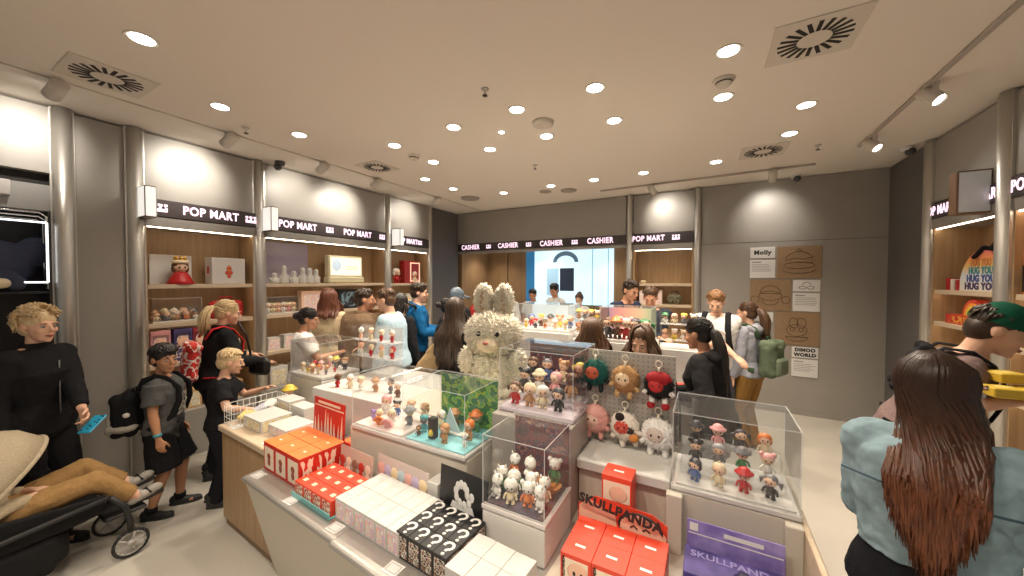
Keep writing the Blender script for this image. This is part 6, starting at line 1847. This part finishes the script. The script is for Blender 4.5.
MB().prism([(-.235, .02), (.235, .02), (.235, .22), (.12, .17), (.02, .24), (-.1, .18), (-.235, .26)], -.0085, -.006, axes='YZ').build('hill_print', mat('hill_dark', lin(45, 32, 28), .6), t)

# ------------------------------------------------------------------ dark rack behind the blonde woman
w = MB().lohi((WX - .1, -.6, 2.47), (WX, .80, 2.685))
struct(w.build('wall_panel', mat('pale_grey_panel', (.34, .335, .325), .45)))
t = thing('display_rack', 'dark shelf rack with chrome rods and a square light frame behind the blonde woman', 'shelf unit', (WX, 0, 0), PI / 2)
M_RACK = mat('rack_dark', (.03, .028, .028), .45)
MB().lohi((-.6, .34, 0), (.765, .36, 2.47)).build('back_panel', M_RACK, t)
MB().lohi((.745, 0, 0), (.765, .34, 2.47)).build('side_panel', M_RACK, t)
for z in (.3, .75, 1.2, 1.80):
    MB().clohi((-.6, .01, z - .02), (.745, .34, z), .003).build('shelf', M_RACK, t)
for z, y in ((2.45, -.01), (2.42, .02), (2.40, .10)):
    MB().tube([(-.6, y, z), (.70, y, z), (.735, y, z - .03), (.735, y, 1.82)], .008, 8).build('rod', M_CHROME, t)
fr = MB()
for a, b_ in (((.32, 1.875), (.735, 1.875)), ((.735, 1.875), (.735, 2.37)), ((.735, 2.37), (.20, 2.37)), ((.20, 2.37), (.20, 1.875)), ((.32, 1.875), (.20, 1.875))):
    fr.cyl((a[0], -.02, a[1]), (b_[0], -.02, b_[1]), .007, n=8)
fr.build('light_frame', mat('frame_tube', (1, 1, 1), .4, emit=1.6, ecol=(.95, .97, 1)), t)
t = thing('plush_toy', 'slate-coloured plush toy lying in the square light frame', 'plush toy', (WX - .13, .50, 1.8005), .4)
t.scale = (1., 1.25, 1.35)
b = Blob(); b.ball((0, 0, .16), (.12, .19, .15)); b.ball((.05, .16, .24), (.10, .10, .10)); b.ball((.1, -.1, .08), (.07, .07, .06)); b.chain([(.08, -.02, .1), (.15, .02, .05)], [.05, .045]); b.ball((0, .2, .33), (.03, .03, .04)); b.ball((.1, .2, .33), (.03, .03, .04))
b.grow('body', cloth('slate_plush', lin(62, 66, 84)), t, .01, 4)
MB().ball((.155, -.05, .05), (.035, .05, .03), 10).build('paw', pm('cream'), t)
o = MB().clohi((-.02, -.04, 0), (.04, .06, .12), .006).build('wall_box', M_WHITE, None, (WX + .02, .50, 2.56))  # plain white box on the wall, gives no light
tag(o, 'small white wall box above the square light frame', 'wall box')

# ------------------------------------------------------------------ stroller with a child
ST = (-3.66, 0.0, 0)
t = thing('stroller', 'black stroller with beige hood in the near left corner', 'stroller', ST)
M_FAB = cloth('stroller_black', (.012, .012, .013))
M_SFR = mat('stroller_frame', (.014, .014, .015), .6)
b = Blob()
rings = []
for y, zt, zb, wd in ((-.30, .62, .40, .17), (-.05, .58, .33, .21), (.25, .54, .30, .22), (.55, .50, .31, .215), (.74, .47, .33, .19)):
    rings.append([(-wd, y, zt), (-wd * .95, y, zb + .04), (-wd * .6, y, zb), (wd * .6, y, zb), (wd * .95, y, zb + .04), (wd, y, zt), (wd * .85, y, zt), (wd * .5, y, zb + .09), (-wd * .5, y, zb + .09), (-wd * .85, y, zt)])
b.loft(rings)
b.grow('seat', M_FAB, t, .01, 4, .012, .09)
b = Blob(); b.cbox((0, .12, .235), (.42, .95, .30), .08); b.grow('basket', M_FAB, t, .011, 4, .014, .08)
cn = MB()
rg, ri = [], []
for k in range(10):
    a = R(48 + k * 14)
    rg.append([(.245 * math.cos(PI * j / 18), .22 + .46 * math.cos(a) * math.sin(PI * j / 18) ** .55, .56 + (.46 + .012 * (k % 3 == 1)) * math.sin(a) * math.sin(PI * j / 18) ** .55) for j in range(19)])
cn.loft(rg, cap=False, close=False)
co = cn.build('hood', cloth('stroller_beige', lin(178, 165, 142), 120), t)
so = co.modifiers.new('thickness', 'SOLIDIFY'); so.thickness = .012
MB().tube(rg[0], .012, 8).build('hood_rim', cloth('stroller_beige', (0, 0, 0)), t)
for sd in (-1, 1):
    MB().tube([(sd * .22, .75, .46), (sd * .215, .82, .36), (sd * .21, .845, .24), (sd * .21, .845, .17)], .017, 8).build('fork', M_SFR, t)
    MB().tube([(sd * .24, .74, .47), (sd * .25, .2, .42), (sd * .25, -.2, .55), (sd * .24, -.52, .98)], .015, 8).build('side_rail', M_SFR, t)
    MB().tube([(sd * .25, .1, .42), (sd * .25, -.25, .14)], .014, 8).build('rear_strut', M_SFR, t)
    for y, r, xx in ((.845, .095, .215), (-.27, .14, .27)):
        wl = MB()
        for k in range(24):
            a0, a1 = 2 * PI * k / 24, 2 * PI * (k + 1) / 24
            wl.cyl((0, r * .9 * math.cos(a0), r * .9 * math.sin(a0)), (0, r * .9 * math.cos(a1), r * .9 * math.sin(a1)), r * .1, n=8)
        wo = wl.build('wheel', mat('tyre', (.015, .015, .015), .6), t, (sd * xx, y, r))
        rim = MB().tube([(-.008, 0, 0), (.008, 0, 0)], r * .22, 14)
        for k in range(16):
            a0, a1 = 2 * PI * k / 16, 2 * PI * (k + 1) / 16
            rim.cyl((0, r * .76 * math.cos(a0), r * .76 * math.sin(a0)), (0, r * .76 * math.cos(a1), r * .76 * math.sin(a1)), r * .07, n=6)
        for k in range(5):
            a0 = 2 * PI * k / 5
            rim.cyl((0, 0, 0), (0, r * .76 * math.cos(a0), r * .76 * math.sin(a0)), r * .06, n=6)
        rim.build('rim', mat('rim_grey', (.42, .41, .39), .4), wo)
MB().tube([(-.24, -.52, .98), (-.2, -.56, 1.02), (.2, -.56, 1.02), (.24, -.52, .98)], .018, 8).build('handlebar', M_SFR, t)
MB().clohi((-.14, .74, .26), (.14, .95, .285), .01).build('footrest', M_SFR, t)
# child lying in it
cp = thing('person', 'small child in mustard trousers lying in the stroller', 'person', (ST[0], 0, 0))
b = Blob()
b.sect([((0, .05, .60), .05, .05, (1, 0, 0), (0, -.5, .85)), ((0, .10, .585), .11, .07, (1, 0, 0), (0, -.5, .85)), ((0, .22, .54), .105, .075, (1, 0, 0), (0, -.4, .9)), ((0, .36, .505), .11, .085, (1, 0, 0), (0, -.2, 1)), ((0, .43, .50), .06, .06, (1, 0, 0), (0, 0, 1))])
b.ball((0, -.06, .69), (.075, .085, .095)); b.ball((0, -.03, .665), (.06, .07, .07)); b.cap((0, .04, .61), (0, -.03, .66), .04); b.ball((0, .012, .70), (.012, .014, .012))
for sd in (-1, 1):
    b.ball((sd * .075, -.06, .685), (.012, .02, .026))
    kn = V((sd * .09 + (.03 if sd > 0 else -.02), .70, .575 + (.02 if sd < 0 else -.01)))
    ft = V((sd * .08 + .03, .90, .36 + (.05 if sd < 0 else 0)))
    b.chain([V((sd * .06, .40, .505)), kn, ft], [.07, .052, .036])
    b.cap(ft, ft + V((0, .07, -.01)), .03, .024)
    wv = V((sd * .055 + .03, .47, .585))
    e = V((sd * .155, .30, .56))
    b.chain([V((sd * .11, .12, .595)), e, wv], [.036, .03, .022])
    hand(b, wv, V((-sd * .3, .8, .0)), V((0, 0, -1)), sd, .5, .62)
b.grow('body', skinmat('fair'), cp, .007, 3)
b = Blob()
for sd in (-1, 1):
    kn = V((sd * .09 + (.03 if sd > 0 else -.02), .70, .575 + (.02 if sd < 0 else -.01)))
    ft = V((sd * .08 + .03, .90, .36 + (.05 if sd < 0 else 0)))
    b.chain([V((sd * .06, .38, .505)), kn], [.085, .066])
    b.cap(kn, kn.lerp(ft, .6), .066, .056); b.tube([kn.lerp(ft, .5), kn.lerp(ft, .86)], [.058, .054], 14)
b.ball((0, .38, .505), (.125, .09, .09))
b.grow('trousers', cloth('mustard', lin(150, 118, 76)), cp, .009, 3, .014, .06)
b = Blob()
b.sect([((0, .06, .60), .05, .055, (1, 0, 0), (0, -.5, .85)), ((0, .11, .585), .125, .085, (1, 0, 0), (0, -.5, .85)), ((0, .24, .545), .12, .09, (1, 0, 0), (0, -.4, .9)), ((0, .40, .52), .125, .1, (1, 0, 0), (0, -.2, 1))])
for sd in (-1, 1):
    b.chain([V((sd * .11, .12, .595)), V((sd * .155, .30, .56)), V((sd * .155, .30, .56)).lerp(V((sd * .055 + .03, .47, .585)), .75)], [.05, .042, .036])
b.grow('shirt', cloth('oat_knit', lin(175, 160, 135), 60), cp, .009, 3, .016, .05)
for sd in (-1, 1):
    ft = V((sd * .08 + .03, .90, .36 + (.05 if sd < 0 else 0)))
    k = Blob(); k.cap(ft + V((0, -.02, -.02)), ft + V((0, .08, .0)), .034, .03); k.ball(ft + V((0, .10, .012)), (.034, .045, .03)); k.ball(ft, (.036, .04, .045))
    so = k.grow('shoe', mat('sneaker_grey', lin(165, 160, 152), .6), cp, .007, 2)
    MB().tube([ft + V((-.03, .0, -.035)), ft + V((0, .06, -.03)), ft + V((0, .14, -.015))], .018, 8, 0, 1.6).build('sole', mat('sneaker_sole', lin(60, 58, 56), .6), so)
    MB().tube([ft + V((-.036, .03, 0)), ft + V((0, .05, .034)), ft + V((.036, .07, 0))], .006, 6).build('stripe', M_BLACK, so)
b = MB(); b.ball((0, -.085, .705), (.084, .085, .098), 14); b.build('hair', HBR, cp)
